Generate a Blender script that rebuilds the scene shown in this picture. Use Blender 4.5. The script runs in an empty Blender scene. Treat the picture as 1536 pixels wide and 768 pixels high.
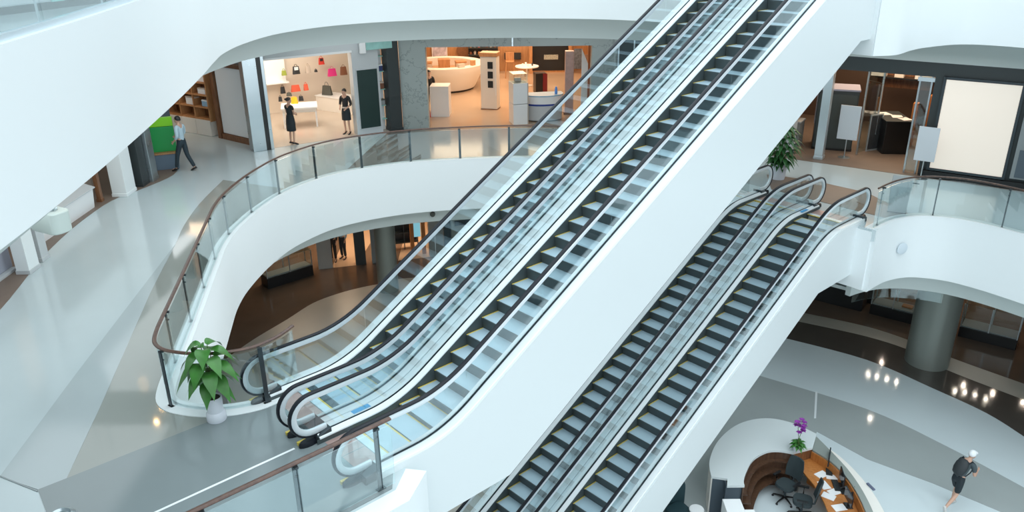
import bpy, bmesh, math, random
from mathutils import Vector, Matrix
from mathutils.geometry import tessellate_polygon
random.seed(7)
PI = math.pi
C = bpy.context.scene.collection
G, M, U = 0.0, 6.2, 12.4          # ground, middle and upper floor levels

# ------------------------------------------------------------------ helpers
class MB:
    """Collects shapes, then links them as ONE mesh object."""
    def __init__(s): s.v = []; s.f = []; s.m = []
    def add(s, vs, fs, m=0, mat=None):
        o = len(s.v)
        for p in vs:
            p = Vector(p)
            s.v.append(mat @ p if mat else p)
        for f in fs:
            s.f.append([i + o for i in f]); s.m.append(m)
        return s
    def box(s, c, d, rz=0.0, m=0, taper=1.0):
        x, y, z = d[0]/2, d[1]/2, d[2]/2
        t = taper
        vs = [(-x,-y,-z),(x,-y,-z),(x,y,-z),(-x,y,-z),(-x*t,-y*t,z),(x*t,-y*t,z),(x*t,y*t,z),(-x*t,y*t,z)]
        mt = Matrix.Translation(c) @ Matrix.Rotation(rz, 4, 'Z')
        return s.add(vs, [(0,3,2,1),(4,5,6,7),(0,1,5,4),(1,2,6,5),(2,3,7,6),(3,0,4,7)], m, mt)
    def prism(s, poly, z0, z1, m=0, mtop=None):
        n = len(poly)
        vs = [(p[0],p[1],z0) for p in poly] + [(p[0],p[1],z1) for p in poly]
        s.add(vs, [(i,(i+1)%n,n+(i+1)%n,n+i) for i in range(n)], m)
        o = len(s.v) - 2*n
        for t in tessellate_polygon([[Vector((p[0],p[1],0)) for p in poly]]):
            s.f.append([o+i for i in t]); s.m.append(m)
            s.f.append([o+n+i for i in t]); s.m.append(m if mtop is None else mtop)
        return s
    def rings(s, rs, m=0, caps=True, closed=True):
        n = len(rs[0]); vs = [p for r in rs for p in r]; fs = []
        for k in range(len(rs)-1):
            for i in range(n if closed else n-1):
                j = (i+1) % n
                fs.append((k*n+i, k*n+j, (k+1)*n+j, (k+1)*n+i))
        if caps and closed:
            fs.append(tuple(range(n))[::-1]); fs.append(tuple((len(rs)-1)*n+i for i in range(n)))
        return s.add(vs, fs, m)
    def tube(s, path, r, n=8, m=0):
        path = [Vector(p) for p in path]; rs = []
        rad = r if isinstance(r, (list, tuple)) else [r]*len(path)
        up = Vector((0,0,1))
        for i, p in enumerate(path):
            t = (path[min(i+1,len(path)-1)] - path[max(i-1,0)]).normalized()
            a = t.cross(up)
            if a.length < 0.05: a = t.cross(Vector((1,0,0)))
            a.normalize(); b = a.cross(t)
            rs.append([p + a*math.cos(2*PI*k/n)*rad[i] + b*math.sin(2*PI*k/n)*rad[i] for k in range(n)])
        return s.rings(rs, m)
    def lathe(s, prof, n=24, c=(0,0,0), m=0):
        rs = [[(c[0]+r*math.cos(2*PI*k/n), c[1]+r*math.sin(2*PI*k/n), c[2]+z) for k in range(n)] for r, z in prof]
        return s.rings(rs, m)
    def ball(s, c, r, n=12, m=0, mat=None):
        rx, ry, rz = r if isinstance(r, (tuple, list)) else (r, r, r)
        rs = []
        for i in range(n+1):
            a = -PI/2 + PI*i/n
            q = max(math.cos(a), 0.001)
            rs.append([Vector((rx*q*math.cos(2*PI*k/(2*n)), ry*q*math.sin(2*PI*k/(2*n)), rz*math.sin(a))) for k in range(2*n)])
        mt = Matrix.Translation(c) @ (mat or Matrix())
        rs = [[mt @ p for p in r] for r in rs]
        return s.rings(rs, m)
    def build(s, name, mats, parent=None, loc=None, rz=0.0, smooth=None, bevel=0.0):
        me = bpy.data.meshes.new(name)
        me.from_pydata([tuple(v) for v in s.v], [], s.f)
        if not isinstance(mats, (list, tuple)): mats = [mats]
        for mt in mats: me.materials.append(mt)
        for p, mi in zip(me.polygons, s.m): p.material_index = mi
        bm = bmesh.new(); bm.from_mesh(me)
        bmesh.ops.recalc_face_normals(bm, faces=bm.faces)
        bm.to_mesh(me); bm.free()
        if smooth:
            me.shade_smooth(); me.set_sharp_from_angle(angle=math.radians(smooth))
        o = bpy.data.objects.new(name, me); C.objects.link(o)
        if parent: o.parent = parent
        if loc is not None: o.location = loc
        if rz: o.rotation_euler = (0, 0, rz)
        if bevel:
            b = o.modifiers.new('bevel', 'BEVEL'); b.width = bevel; b.segments = 2
            b.limit_method = 'ANGLE'; b.angle_limit = math.radians(40)
        return o

def thing(name, label, cat, loc=(0,0,0), rz=0.0, group=None):
    o = bpy.data.objects.new(name, None); C.objects.link(o)
    o.empty_display_size = 0.2
    o.location = loc; o.rotation_euler = (0, 0, rz)
    return tag(o, label, cat, group)
def tag(o, label, cat, group=None):
    o['label'] = label; o['category'] = cat
    if group: o['group'] = group
    return o
def struct(o, label=None):
    o['kind'] = 'structure'
    if label: o['label'] = label
    return o
def dup(root, loc=None, rz=None, label=None, group=None):
    """A copy of a thing with copies of its parts and sub-parts (mesh data shared)."""
    r = root.copy(); C.objects.link(r)
    if loc is not None: r.location = loc
    if rz is not None: r.rotation_euler = (0, 0, rz)
    if label: r['label'] = label
    if group: r['group'] = group
    for ch in list(root.children):
        c = ch.copy(); C.objects.link(c); c.parent = r
        for g in list(ch.children):
            d = g.copy(); C.objects.link(d); d.parent = c
    return r

def catmull(pts, n=8, closed=False):
    out = []; N = len(pts)
    P_ = [Vector(p) for p in pts]
    rng = range(N if closed else N-1)
    for i in rng:
        if closed: p0, p1, p2, p3 = P_[(i-1)%N], P_[i], P_[(i+1)%N], P_[(i+2)%N]
        else: p0, p1, p2, p3 = P_[max(i-1,0)], P_[i], P_[i+1], P_[min(i+2,N-1)]
        for k in range(n):
            t = k/n
            out.append(0.5*((2*p1)+(p2-p0)*t+(2*p0-5*p1+4*p2-p3)*t*t+(3*p1-p0-3*p2+p3)*t**3))
    if not closed: out.append(P_[-1])
    return [tuple(p) for p in out]
def resample(path, step):
    path = [Vector(p) for p in path]; L = [0.0]
    for a, b in zip(path, path[1:]): L.append(L[-1] + (b-a).length)
    n = max(2, int(round(L[-1]/step))); out = []; j = 0
    for i in range(n+1):
        d = L[-1]*i/n
        while j < len(L)-2 and L[j+1] < d: j += 1
        t = (d-L[j])/max(1e-9, L[j+1]-L[j]); out.append(tuple(path[j].lerp(path[j+1], min(1, max(0, t)))))
    return out
def offset(path, d):
    """Parallel plan curve, d to the left of the walking direction."""
    out = []
    for i, p in enumerate(path):
        a = Vector(path[max(i-1,0)][:2]); b = Vector(path[min(i+1,len(path)-1)][:2]); t = (b-a)
        if t.length < 1e-9: t = Vector((1,0))
        t.normalize(); out.append((p[0]-t.y*d, p[1]+t.x*d))
    return out
def strip(mb, path, d0, d1, z0, z1, m=0):
    """A wall-like solid following a plan curve between two offsets and two heights."""
    a = offset(path, d0); b = offset(path, d1)
    rs = [[(p[0],p[1],z0),(q[0],q[1],z0),(q[0],q[1],z1),(p[0],p[1],z1)] for p, q in zip(a, b)]
    return mb.rings(rs, m)
def along(a, b, t, d=0.0):
    """Point a fraction t from a to b in plan, pushed d to the left."""
    a = Vector(a[:2]); b = Vector(b[:2]); e = b-a; n = Vector((-e.y, e.x)).normalized()
    p = a + e*t + n*d
    return (p.x, p.y)
def ang(a, b): return math.atan2(b[1]-a[1], b[0]-a[0])

# ---------------------------------------------------------------- materials
def mat(name, col, rough=0.5, metal=0.0, noise=0.0, nscale=4.0, spec=None, emit=None, estr=0.0, coat=0.0, bump=0.0, bscale=60.0):
    m = bpy.data.materials.new(name); m.use_nodes = True
    nt = m.node_tree; b = nt.nodes['Principled BSDF']
    b.inputs['Base Color'].default_value = (*col, 1); b.inputs['Roughness'].default_value = rough
    b.inputs['Metallic'].default_value = metal
    if spec is not None: b.inputs['Specular IOR Level'].default_value = spec
    if coat: b.inputs['Coat Weight'].default_value = coat
    if emit: b.inputs['Emission Color'].default_value = (*emit, 1); b.inputs['Emission Strength'].default_value = estr
    tc = nt.nodes.new('ShaderNodeTexCoord')
    nz = nt.nodes.new('ShaderNodeTexNoise'); nz.inputs['Scale'].default_value = nscale
    nz.inputs['Detail'].default_value = 4
    nt.links.new(tc.outputs['Object'], nz.inputs['Vector'])
    if noise:
        mx = nt.nodes.new('ShaderNodeMixRGB'); mx.blend_type = 'MULTIPLY'
        rp = nt.nodes.new('ShaderNodeValToRGB')
        rp.color_ramp.elements[0].position = 0.3; rp.color_ramp.elements[1].position = 0.7
        rp.color_ramp.elements[0].color = (1-noise, 1-noise, 1-noise, 1)
        nt.links.new(nz.outputs['Fac'], rp.inputs['Fac'])
        mx.inputs['Fac'].default_value = 1; mx.inputs['Color1'].default_value = (*col, 1)
        nt.links.new(rp.outputs['Color'], mx.inputs['Color2']); nt.links.new(mx.outputs['Color'], b.inputs['Base Color'])
    else:
        # faint roughness variation keeps even plain paint from looking synthetic
        mr = nt.nodes.new('ShaderNodeMapRange')
        mr.inputs['To Min'].default_value = max(0.0, rough*0.9); mr.inputs['To Max'].default_value = min(1.0, rough*1.1+0.005)
        nt.links.new(nz.outputs['Fac'], mr.inputs['Value']); nt.links.new(mr.outputs['Result'], b.inputs['Roughness'])
    if bump:
        n2 = nt.nodes.new('ShaderNodeTexNoise'); n2.inputs['Scale'].default_value = bscale
        bp = nt.nodes.new('ShaderNodeBump'); bp.inputs['Strength'].default_value = bump; bp.inputs['Distance'].default_value = 0.01
        nt.links.new(tc.outputs['Object'], n2.inputs['Vector']); nt.links.new(n2.outputs['Fac'], bp.inputs['Height'])
        nt.links.new(bp.outputs['Normal'], b.inputs['Normal'])
    return m
def glass(name, tint=(0.93,0.975,0.975), refl=0.05, rough=0.02):
    """Thin architectural glass: mostly clear, a mirror share growing at grazing angles."""
    m = bpy.data.materials.new(name); m.use_nodes = True
    nt = m.node_tree; nt.nodes.clear()
    o = nt.nodes.new('ShaderNodeOutputMaterial'); mx = nt.nodes.new('ShaderNodeMixShader')
    t = nt.nodes.new('ShaderNodeBsdfTransparent'); g = nt.nodes.new('ShaderNodeBsdfGlossy')
    fr = nt.nodes.new('ShaderNodeLayerWeight'); fr.inputs['Blend'].default_value = 0.25
    mr = nt.nodes.new('ShaderNodeMapRange'); mr.inputs['To Min'].default_value = refl; mr.inputs['To Max'].default_value = 0.55
    t.inputs['Color'].default_value = (*tint, 1); g.inputs['Roughness'].default_value = rough
    g.inputs['Color'].default_value = (0.9,0.97,1.0,1)
    nt.links.new(fr.outputs['Facing'], mr.inputs['Value']); nt.links.new(mr.outputs['Result'], mx.inputs['Fac'])
    nt.links.new(t.outputs[0], mx.inputs[1]); nt.links.new(g.outputs[0], mx.inputs[2]); nt.links.new(mx.outputs[0], o.inputs['Surface'])
    return m
def wood(name, c1, c2, rough=0.35, scale=6.0):
    m = mat(name, c1, rough); nt = m.node_tree; b = nt.nodes['Principled BSDF']
    tc = nt.nodes.new('ShaderNodeTexCoord'); mp = nt.nodes.new('ShaderNodeMapping'); mp.inputs['Scale'].default_value = (scale, scale, scale*0.12)
    nz = nt.nodes.new('ShaderNodeTexNoise'); nz.inputs['Scale'].default_value = 3; nz.inputs['Detail'].default_value = 6
    rp = nt.nodes.new('ShaderNodeValToRGB'); rp.color_ramp.elements[0].color = (*c1,1); rp.color_ramp.elements[1].color = (*c2,1)
    rp.color_ramp.elements[0].position = 0.35; rp.color_ramp.elements[1].position = 0.7
    nt.links.new(tc.outputs['Object'], mp.inputs['Vector']); nt.links.new(mp.outputs['Vector'], nz.inputs['Vector'])
    nt.links.new(nz.outputs['Fac'], rp.inputs['Fac']); nt.links.new(rp.outputs['Color'], b.inputs['Base Color'])
    return m
def marble(name, base, vein):
    m = mat(name, base, 0.3); nt = m.node_tree; b = nt.nodes['Principled BSDF']
    tc = nt.nodes.new('ShaderNodeTexCoord'); nz = nt.nodes.new('ShaderNodeTexNoise'); nz.inputs['Scale'].default_value = 0.8; nz.inputs['Detail'].default_value = 8
    nz.inputs['Roughness'].default_value = 0.62
    su = nt.nodes.new('ShaderNodeMath'); su.operation = 'SUBTRACT'; su.inputs[1].default_value = 0.5
    ab = nt.nodes.new('ShaderNodeMath'); ab.operation = 'ABSOLUTE'
    rp = nt.nodes.new('ShaderNodeValToRGB'); rp.color_ramp.elements[0].color = (*vein,1); rp.color_ramp.elements[1].color = (*base,1)
    rp.color_ramp.elements[0].position = 0.0; rp.color_ramp.elements[1].position = 0.012
    nt.links.new(tc.outputs['Object'], nz.inputs['Vector']); nt.links.new(nz.outputs['Fac'], su.inputs[0]); nt.links.new(su.outputs[0], ab.inputs[0])
    nt.links.new(ab.outputs[0], rp.inputs['Fac']); nt.links.new(rp.outputs['Color'], b.inputs['Base Color'])
    return m

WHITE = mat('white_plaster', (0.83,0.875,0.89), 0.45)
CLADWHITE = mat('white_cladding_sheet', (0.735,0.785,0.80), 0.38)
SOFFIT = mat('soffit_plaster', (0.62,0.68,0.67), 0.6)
DECK = mat('white_enamel', (0.84,0.88,0.90), 0.18, coat=0.3)
STEEL = mat('brushed_steel', (0.55,0.62,0.66), 0.28, metal=0.9)
LSTEEL = mat('pale_anodised_steel', (0.70,0.80,0.86), 0.3, metal=0.6)
DSTEEL = mat('dark_steel', (0.06,0.075,0.085), 0.35, metal=0.6)
RUBBER = mat('black_rubber', (0.008,0.010,0.016), 0.42, spec=0.3)
PALESTEEL = mat('polished_pale_steel', (0.80,0.86,0.90), 0.3, metal=0.3)
BLACK = mat('black_lacquer', (0.012,0.013,0.014), 0.3)
GLASS = glass('clear_rail_glass')
ESCGLASS = glass('clear_balustrade_glass', (0.94,0.98,0.985), 0.035)
SHOPGLASS = glass('shop_glass', (0.9,0.95,0.94), 0.08)
TREAD = mat('aluminium_tread', (0.42,0.56,0.64), 0.42, metal=0.1)
RISER = mat('dark_aluminium_riser', (0.075,0.095,0.10), 0.5, metal=0.3)
YELLOW = mat('yellow_paint', (0.72,0.56,0.10), 0.5)
BRONZE = mat('rose_bronze_plate', (0.52,0.36,0.33), 0.35, metal=0.3, noise=0.15, nscale=9)
HANDWOOD = wood('dark_walnut', (0.055,0.032,0.025), (0.12,0.065,0.045), 0.3)
HANDWOOD2 = wood('rail_oak', (0.20,0.09,0.045), (0.30,0.14,0.07), 0.3)
BLUE = mat('blue_sticker', (0.05,0.38,0.75), 0.4)
CREAM = mat('cream_wall', (0.74,0.66,0.57), 0.5)
WARMWHITE = mat('warm_white_laminate', (0.80,0.77,0.72), 0.35)
PUREWHITE = mat('bright_white_laminate', (0.86,0.87,0.88), 0.3)
GREY = mat('mid_grey_paint', (0.30,0.33,0.34), 0.45)
LGREY = mat('light_grey_paint', (0.55,0.58,0.60), 0.4)
CHAR = mat('charcoal_panel', (0.035,0.045,0.048), 0.4)
TEAL = mat('dark_green_panel', (0.012,0.035,0.032), 0.35)
MARBLE = marble('grey_green_marble', (0.36,0.41,0.405), (0.22,0.26,0.255))
OAK = wood('warm_oak', (0.42,0.20,0.085), (0.55,0.29,0.13))
WALNUT = wood('walnut', (0.15,0.065,0.03), (0.26,0.12,0.055))
ORANGEWOOD = wood('orange_cherry_wood', (0.42,0.15,0.035), (0.52,0.21,0.06))
# floors: polished stone
FL_PALE = mat('polished_pale_stone', (0.52,0.60,0.625), 0.13, noise=0.05, nscale=0.7, spec=0.6)
FL_LGREY = mat('polished_light_grey_stone', (0.42,0.48,0.50), 0.13, noise=0.05, nscale=0.7, spec=0.6)
FL_GREIGE = mat('polished_greige_stone', (0.31,0.33,0.31), 0.07, noise=0.06, nscale=0.8, spec=0.6)
FL_BAND = mat('polished_grey_band_stone', (0.39,0.43,0.43), 0.08, noise=0.05, nscale=0.7, spec=0.6)
FL_DGREY = mat('polished_slate_grey_stone', (0.22,0.26,0.27), 0.12, noise=0.05, nscale=0.8, spec=0.6)
FL_EDGE = mat('polished_olive_grey_stone', (0.17,0.19,0.18), 0.12, noise=0.06, nscale=1.0)
FL_BROWN = mat('polished_brown_stone', (0.135,0.095,0.07), 0.09, noise=0.12, nscale=1.2, spec=0.6)
FL_DBROWN = mat('polished_dark_brown_stone', (0.085,0.074,0.065), 0.08, noise=0.1, nscale=1.2, spec=0.6)
FL_BEIGE = mat('polished_beige_stone', (0.38,0.37,0.33), 0.32, noise=0.06, nscale=1.0)
FL_BLUE = mat('polished_pale_blue_stone', (0.66,0.74,0.77), 0.08, noise=0.04, nscale=0.7)
FL_WARM = mat('polished_warm_shop_stone', (0.50,0.36,0.25), 0.12, noise=0.06, nscale=1.0)
FL_CREAM = mat('polished_cream_shop_stone', (0.58,0.50,0.42), 0.16, noise=0.05, nscale=1.0)
FL_WARMGREY = mat('polished_warm_grey_stone', (0.25,0.225,0.20), 0.12, noise=0.06, nscale=1.0)
FL_TAUPE = mat('taupe_shop_carpet', (0.20,0.15,0.12), 0.5, noise=0.1, nscale=3.0)

# ------------------------------------------------------------------- camera
cam_d = bpy.data.cameras.new('camera'); cam = bpy.data.objects.new('camera', cam_d); C.objects.link(cam)
cam_d.sensor_fit = 'HORIZONTAL'; cam_d.sensor_width = 36.0; cam_d.lens = 36.0*1205.0/1536.0
cam_d.clip_start = 0.1; cam_d.clip_end = 300
cam.matrix_world = \
    (Matrix.Translation((0,0,M+7.32)) @ Matrix.Rotation(PI/2-0.398, 4, 'X') @ Matrix.Rotation(-0.011, 4, 'Z'))
bpy.context.scene.camera = cam

# ------------------------------------------------------- light and rendering
sc = bpy.context.scene
w = bpy.data.worlds.new('overcast_skylight'); sc.world = w; w.use_nodes = True
bg = w.node_tree.nodes['Background']; bg.inputs['Color'].default_value = (0.85,0.955,1.0,1)
# bright overcast sky over the skylight, dimmer towards the horizon
_n = w.node_tree.nodes; _l = w.node_tree.links
_tc = _n.new('ShaderNodeTexCoord'); _sx = _n.new('ShaderNodeSeparateXYZ'); _mr = _n.new('ShaderNodeMapRange')
_mr.inputs['From Min'].default_value = 0.0; _mr.inputs['From Max'].default_value = 1.0
_mr.inputs['To Min'].default_value = 0.66; _mr.inputs['To Max'].default_value = 2.7
_l.new(_tc.outputs['Generated'], _sx.inputs[0]); _l.new(_sx.outputs['Z'], _mr.inputs['Value']); _l.new(_mr.outputs['Result'], bg.inputs['Strength'])
def area(name, loc, size, power, col=(1,1,1), rot=(0,0,0), sy=None):
    l = bpy.data.lights.new(name, 'AREA'); l.shape = 'RECTANGLE'; l.size = size; l.size_y = sy or size
    l.energy = power; l.color = col
    o = bpy.data.objects.new(name, l); C.objects.link(o); o.location = loc; o.rotation_euler = rot
    return o
sc.view_settings.view_transform = 'Standard'; sc.view_settings.look = 'None'
sc.view_settings.gamma = 1.0; sc.view_settings.use_curve_mapping = False
sc.view_settings.exposure = 0.06
sc.cycles.use_denoising = True
sc.cycles.max_bounces = 10; sc.cycles.diffuse_bounces = 5; sc.cycles.glossy_bounces = 4
sc.cycles.transparent_max_bounces = 40; sc.cycles.sample_clamp_indirect = 6.0
sc.cycles.caustics_reflective = False; sc.cycles.caustics_refractive = False

# ================================================================ THE SETTING
# escalator axis: heading 47.9 degrees right of straight ahead
PHI = 0.836
EU0 = (-3.424, 10.085)            # lower newels of the upper pair, on the middle floor
ET = (8.389, 20.917)              # upper newels of the lower pair, on the middle floor
def esc_pt(o, s, w_):
    return (o[0]+s*math.sin(PHI)+w_*math.cos(PHI), o[1]+s*math.cos(PHI)-w_*math.sin(PHI))

# atrium edges in plan (shared by both upper levels)
E_M = catmull([(6.62,21.54),(5.3,23.9),(3.0,25.2),(0.74,25.68),(-1.46,25.6),(-3.59,25.14),(-5.4,24.1),(-6.42,22.61),(-6.85,21.1),
               (-7.02,19.5),(-6.98,18.3),(-6.76,17.0),(-6.25,14.3),(-5.98,12.84),(-5.78,11.8),(-5.6,11.38),(-5.25,11.2),(-4.75,11.15),(-4.25,11.3),(-3.95,11.62),(-3.79,11.98)], 6)
E_MR = [esc_pt(ET,-0.9,-1.66), esc_pt(ET,-0.9,2.0)]
E_MRc = catmull([(9.15,18.8),(9.5,19.12),(9.95,19.46),(10.5,19.68),(11.0,19.66),(11.7,19.33),(12.55,18.35),(13.6,16.6),(14.8,14.0),(15.8,11),(16.5,7),(16.8,2)], 6)
E_P = [esc_pt(EU0,1.0,1.66), esc_pt(EU0,0.62,1.95), esc_pt(EU0,-10,1.95)]
E_U = catmull([(4.95,19.95),(5.6,22.3),(5.0,24.3),(3.0,25.6),(0.6,26.1),(-1.4,26.1),(-3.5,25.75),(-5.3,24.75),(-6.45,23.1),(-6.85,21.2),(-6.85,19.6),
               (-6.65,18.3),(-6.3,16.5),(-5.9,14.2),(-5.5,11.6),(-5.2,9.4),(-4.95,7.0),(-4.8,4.0),(-4.7,1.0),(-4.7,-3)], 6)
UF = 13.9
E_UR = [esc_pt(EU0,UF,-1.66), esc_pt(EU0,UF,1.72)]
E_URc = catmull([esc_pt(EU0,UF,1.72),(8.6,18.25),(9.2,18.85),(9.8,19.3),(10.8,19.72),(11.6,19.4),(12.5,18.4),(13.6,16.6),(14.8,14.0),(15.8,11),(16.5,7),(16.8,-3)], 6)

# ---- ground floor with its stone bands
gf = MB(); gf.box((1,23,-0.15),(70,60,0.3)); struct(gf.build('floor', FL_BROWN), 'glossy stone ground floor of the atrium')
def inlay(name, poly, z, m, h=0.004):
    mb = MB(); mb.prism(poly, z-0.002, z+h); return struct(mb.build(name, m))
r0 = [(8.59, 19.03), (9.48, 17.77), (10.77, 16.72), (11.88, 15.65)]
r1 = [(7.91, 22.03), (10.46, 20.14), (11.90, 18.29), (12.99, 16.53)]
r2 = [(9.48, 24.50), (11.63, 23.00), (12.96, 21.22), (13.86, 19.86), (14.27, 18.70)]
r3 = [(10.35, 25.73), (12.29, 24.58), (13.40, 23.49), (13.86, 22.40), (15.36, 20.54)]
r4 = [(10.78, 26.40), (12.59, 25.31), (13.71, 24.17), (14.50, 23.02), (15.89, 21.43)]
def ext(path, L0, L1):
    a, b = Vector(path[0]), Vector(path[1]); c, d = Vector(path[-1]), Vector(path[-2])
    return [tuple(a+(a-b).normalized()*L0)] + list(path) + [tuple(c+(c-d).normalized()*L1)]
r1, r2, r3, r4 = [ext(catmull(r,5), 5, 14) for r in (r1,r2,r3,r4)]
r0 = ext([(5.6,12.0),(7.4,17.0)] + r0, 12, 14)
near = [(26,-6),(-12,-6),(-12,16),(-3,22)]
inlay('trim_1', r2 + near, 0.002, FL_BLUE)
inlay('trim_2', r1 + r0[::-1] + [(-12,4),(-12,16)], 0.006, FL_BAND)
inlay('trim_3', r4 + r3[::-1], 0.002, FL_BEIGE)
inlay('trim_4', r3 + r2[::-1], 0.0015, FL_DBROWN)
# pale round terrace of stone seen through the left-hand void
lt = catmull([(-9.73, 23.24), (-9.09, 24.83), (-8.30, 26.33), (-7.63, 27.70), (-6.78, 28.56), (-5.95, 29.10), (-5.07, 29.52), (-4.66, 29.84), (-3.50, 30.00), (-1.87, 30.09)],5)
inlay('trim_5', lt + [(3,29),(3,16),(-4,10)], 0.010, FL_BEIGE)
sm = [(9.28, 21.11), (9.34, 21.10), (8.80, 19.69), (8.74, 19.69)]
inlay('trim_6', sm, 0.012, DECK)

# ---- middle floor slab
midring = list(E_M) + E_P + [(-30,2),(-30,50),(34,50),(34,2)] + E_MRc[::-1] + E_MR[::-1]
mb = MB(); mb.prism([p[:2] for p in midring], M-0.3, M); struct(mb.build('middle_floor', FL_PALE), 'pale polished stone floor of the middle level')
wedge = [(-8.84, 23.68), (-8.78, 21.49), (-8.55, 19.63), (-8.25, 18.23), (-7.75, 15.57), (-7.23, 13.24), (-6.77, 11.18), (-6.40, 9.38)]
inner = [p[:2] for p in offset(E_M, -0.13)]
i0 = min(range(len(inner)), key=lambda i: (inner[i][0]+7.5)**2+(inner[i][1]-23.0)**2)
plat = [(-6.68, 9.14), (-6.40, 9.38), (-5.71, 9.99), (-4.95, 10.66)]
inlay('trim_7', catmull(wedge,4)+plat[1:]+inner[i0:-4][::-1], M+0.002, FL_GREIGE)
la = [(-8.28, 18.32), (-7.91, 14.48), (-7.70, 12.29), (-7.39, 9.44), (-6.68, 9.14), (-6.40, 9.38), (-6.77, 11.18), (-7.23, 13.24), (-7.75, 15.57)]
inlay('trim_8', la, M+0.003, FL_LGREY)
inlay('trim_9', plat+[(-4.3,11.2)]+[esc_pt(EU0,0.9,-1.5), esc_pt(EU0,0.9,1.5), esc_pt(EU0,0.6,1.9), esc_pt(EU0,-9,1.9), (-8.5,3.0), (-6.32, 8.68)], M+0.004, FL_DGREY)
inlay('trim_10', [(-7.40, 9.46), (-6.67, 9.12), (-6.66, 9.09), (-7.38, 9.43)], M+0.005, FL_DGREY)
lw = esc_pt(EU0,-9,0.11), esc_pt(EU0,0.05,0.11), esc_pt(EU0,0.05,0.15), esc_pt(EU0,-9,0.15)
inlay('trim_11', lw, M+0.006, DECK)
larc = catmull([(-8.6,6),(-10.2,12.5),(-10.54,14.84),(-10.95,16.71),(-11.22,17.94),(-11.44,19.91),(-11.41,21.81),(-10.95,23.0),(-10.6,24.3),(-10.9,25.6)], 4)
inlay('trim_12', larc + [(-24,26),(-24,6)], M+0.003, FL_TAUPE)
# landing mat of brown stone at the top of the lower escalators, and shop floors
inlay('trim_13', [esc_pt(ET,0.2,-1.5), (7.83, 23.62), (8.95, 23.03), (10.14, 21.79), esc_pt(ET,0.9,2.2), esc_pt(ET,0.2,1.9)], M+0.004, FL_TAUPE)
RA, RB = (9.07,25.58), (14.68,21.87)           # line of the right-hand shop front
inlay('trim_14', [along(RA,RB,-0.6,-0.2), along(RA,RB,1.6,-0.2), along(RA,RB,1.6,9), along(RA,RB,-0.6,9)], M+0.004, FL_TAUPE)
LA, LB = (-8.30,27.35), (-4.55,29.65)          # line of the handbag shop front
inlay('trim_15', [LA, LB, along(LA,LB,1.0,7), along(LA,LB,-0.5,7)], M+0.004, FL_CREAM)
inlay('trim_16', [(-4.2,29.9),(5.6,29.9),(5.6,45),(-6,45)], M+0.005, FL_WARM)

bk = [p[:2] for p in offset(E_M, -0.16) if p[1] > 24.3 and p[0] < 3.2]
inlay('trim_17', bk + [LB, (-4.2,29.85), (4.6,29.85)], M+0.0025, FL_WARMGREY)
# ---- upper floor slabs (left and back, right)
mb = MB(); mb.prism([p[:2] for p in E_U] + [(-30,-3),(-30,50),(34,50),(34,-3)] + [p[:2] for p in E_URc][::-1] + E_UR[::-1], U-0.3, U)
struct(mb.build('upper_floor', FL_PALE), 'pale stone floor of the upper level')

# ---- fascias, bulkheads and ceilings
def fascia(name, path, d0, d1, z0, z1, label, lip=True):
    q = 1 if d0 < d1 else -1
    mb = MB(); strip(mb, path, d0, d1+q*0.03, z0, z1)
    if lip: strip(mb, path, d1-q*0.05, d1+q*0.03, z1-0.005, z1+0.03)
    return struct(mb.build(name, WHITE, smooth=35), label)
fascia('atrium_fascia', E_M, -0.28, 0.0, M-1.7, M+0.02, 'curved white fascia of the middle floor')
fascia('atrium_fascia', E_U, -0.28, 0.0, U-1.78, U+0.02, 'broad curved white fascia of the upper floor', lip=False)
fascia('atrium_fascia', E_MRc, 0.28, 0.0, M-1.7, M+0.02, 'white fascia of the middle landing right of the escalators')
fascia('atrium_fascia', E_MR, 0.28, 0.0, M-1.66, M-0.05, 'white slab end under the landing of the lower escalators', lip=False)
fascia('atrium_fascia', E_URc, 0.28, 0.0, U-1.78, U+0.02, 'white fascia of the upper floor at right')
fascia('atrium_fascia', E_UR, 0.28, 0.0, U-1.78, U-0.05, 'white slab end at the head of the upper escalators', lip=False)
fascia('platform_fascia', E_P, 0.0, 0.28, M-1.7, M+0.0, 'white slab edge of the escalator landing', lip=False)
def bulk(path, sgn, zt, name_b, name_s, d=0.95):
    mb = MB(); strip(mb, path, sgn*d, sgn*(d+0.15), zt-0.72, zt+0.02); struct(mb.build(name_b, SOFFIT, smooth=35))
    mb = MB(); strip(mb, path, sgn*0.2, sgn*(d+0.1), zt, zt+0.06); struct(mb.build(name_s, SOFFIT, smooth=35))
bulk(E_M[:-14], -1, M-1.7, 'ceiling_bulkhead', 'ceiling_soffit')
bulk(E_U, -1, U-1.78, 'ceiling_bulkhead', 'ceiling_soffit')
bulk(E_MRc[10:], 1, M-1.7, 'ceiling_bulkhead', 'ceiling_soffit', 0.8)
def ceil(path_l, path_r, z, name):
    a = [p[:2] for p in offset(path_l, -1.0)]; b = [p[:2] for p in offset(path_r, 0.95)]
    mb = MB(); mb.prism(a + [(-30,a[-1][1]),(-30,50),(34,50),(34,b[-1][1])] + b[::-1], z, z+0.1)
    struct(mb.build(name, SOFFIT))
ceil(E_M[:-14], E_MRc[12:], M-2.42, 'ceiling')
mb = MB(); a = [p[:2] for p in offset(E_U, -1.0)]
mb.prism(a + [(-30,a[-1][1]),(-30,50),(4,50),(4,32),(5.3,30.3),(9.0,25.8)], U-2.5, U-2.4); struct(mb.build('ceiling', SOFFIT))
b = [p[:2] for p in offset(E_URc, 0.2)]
mb = MB(); mb.prism([(4.02,50),(34,50),(34,b[-1][1])] + b[::-1] + [(5.3,20.2),(5.9,24.0),(9.0,25.85),(5.35,30.35),(4.02,32.0)], U-1.78, U-1.70); struct(mb.build('ceiling', SOFFIT))

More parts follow.
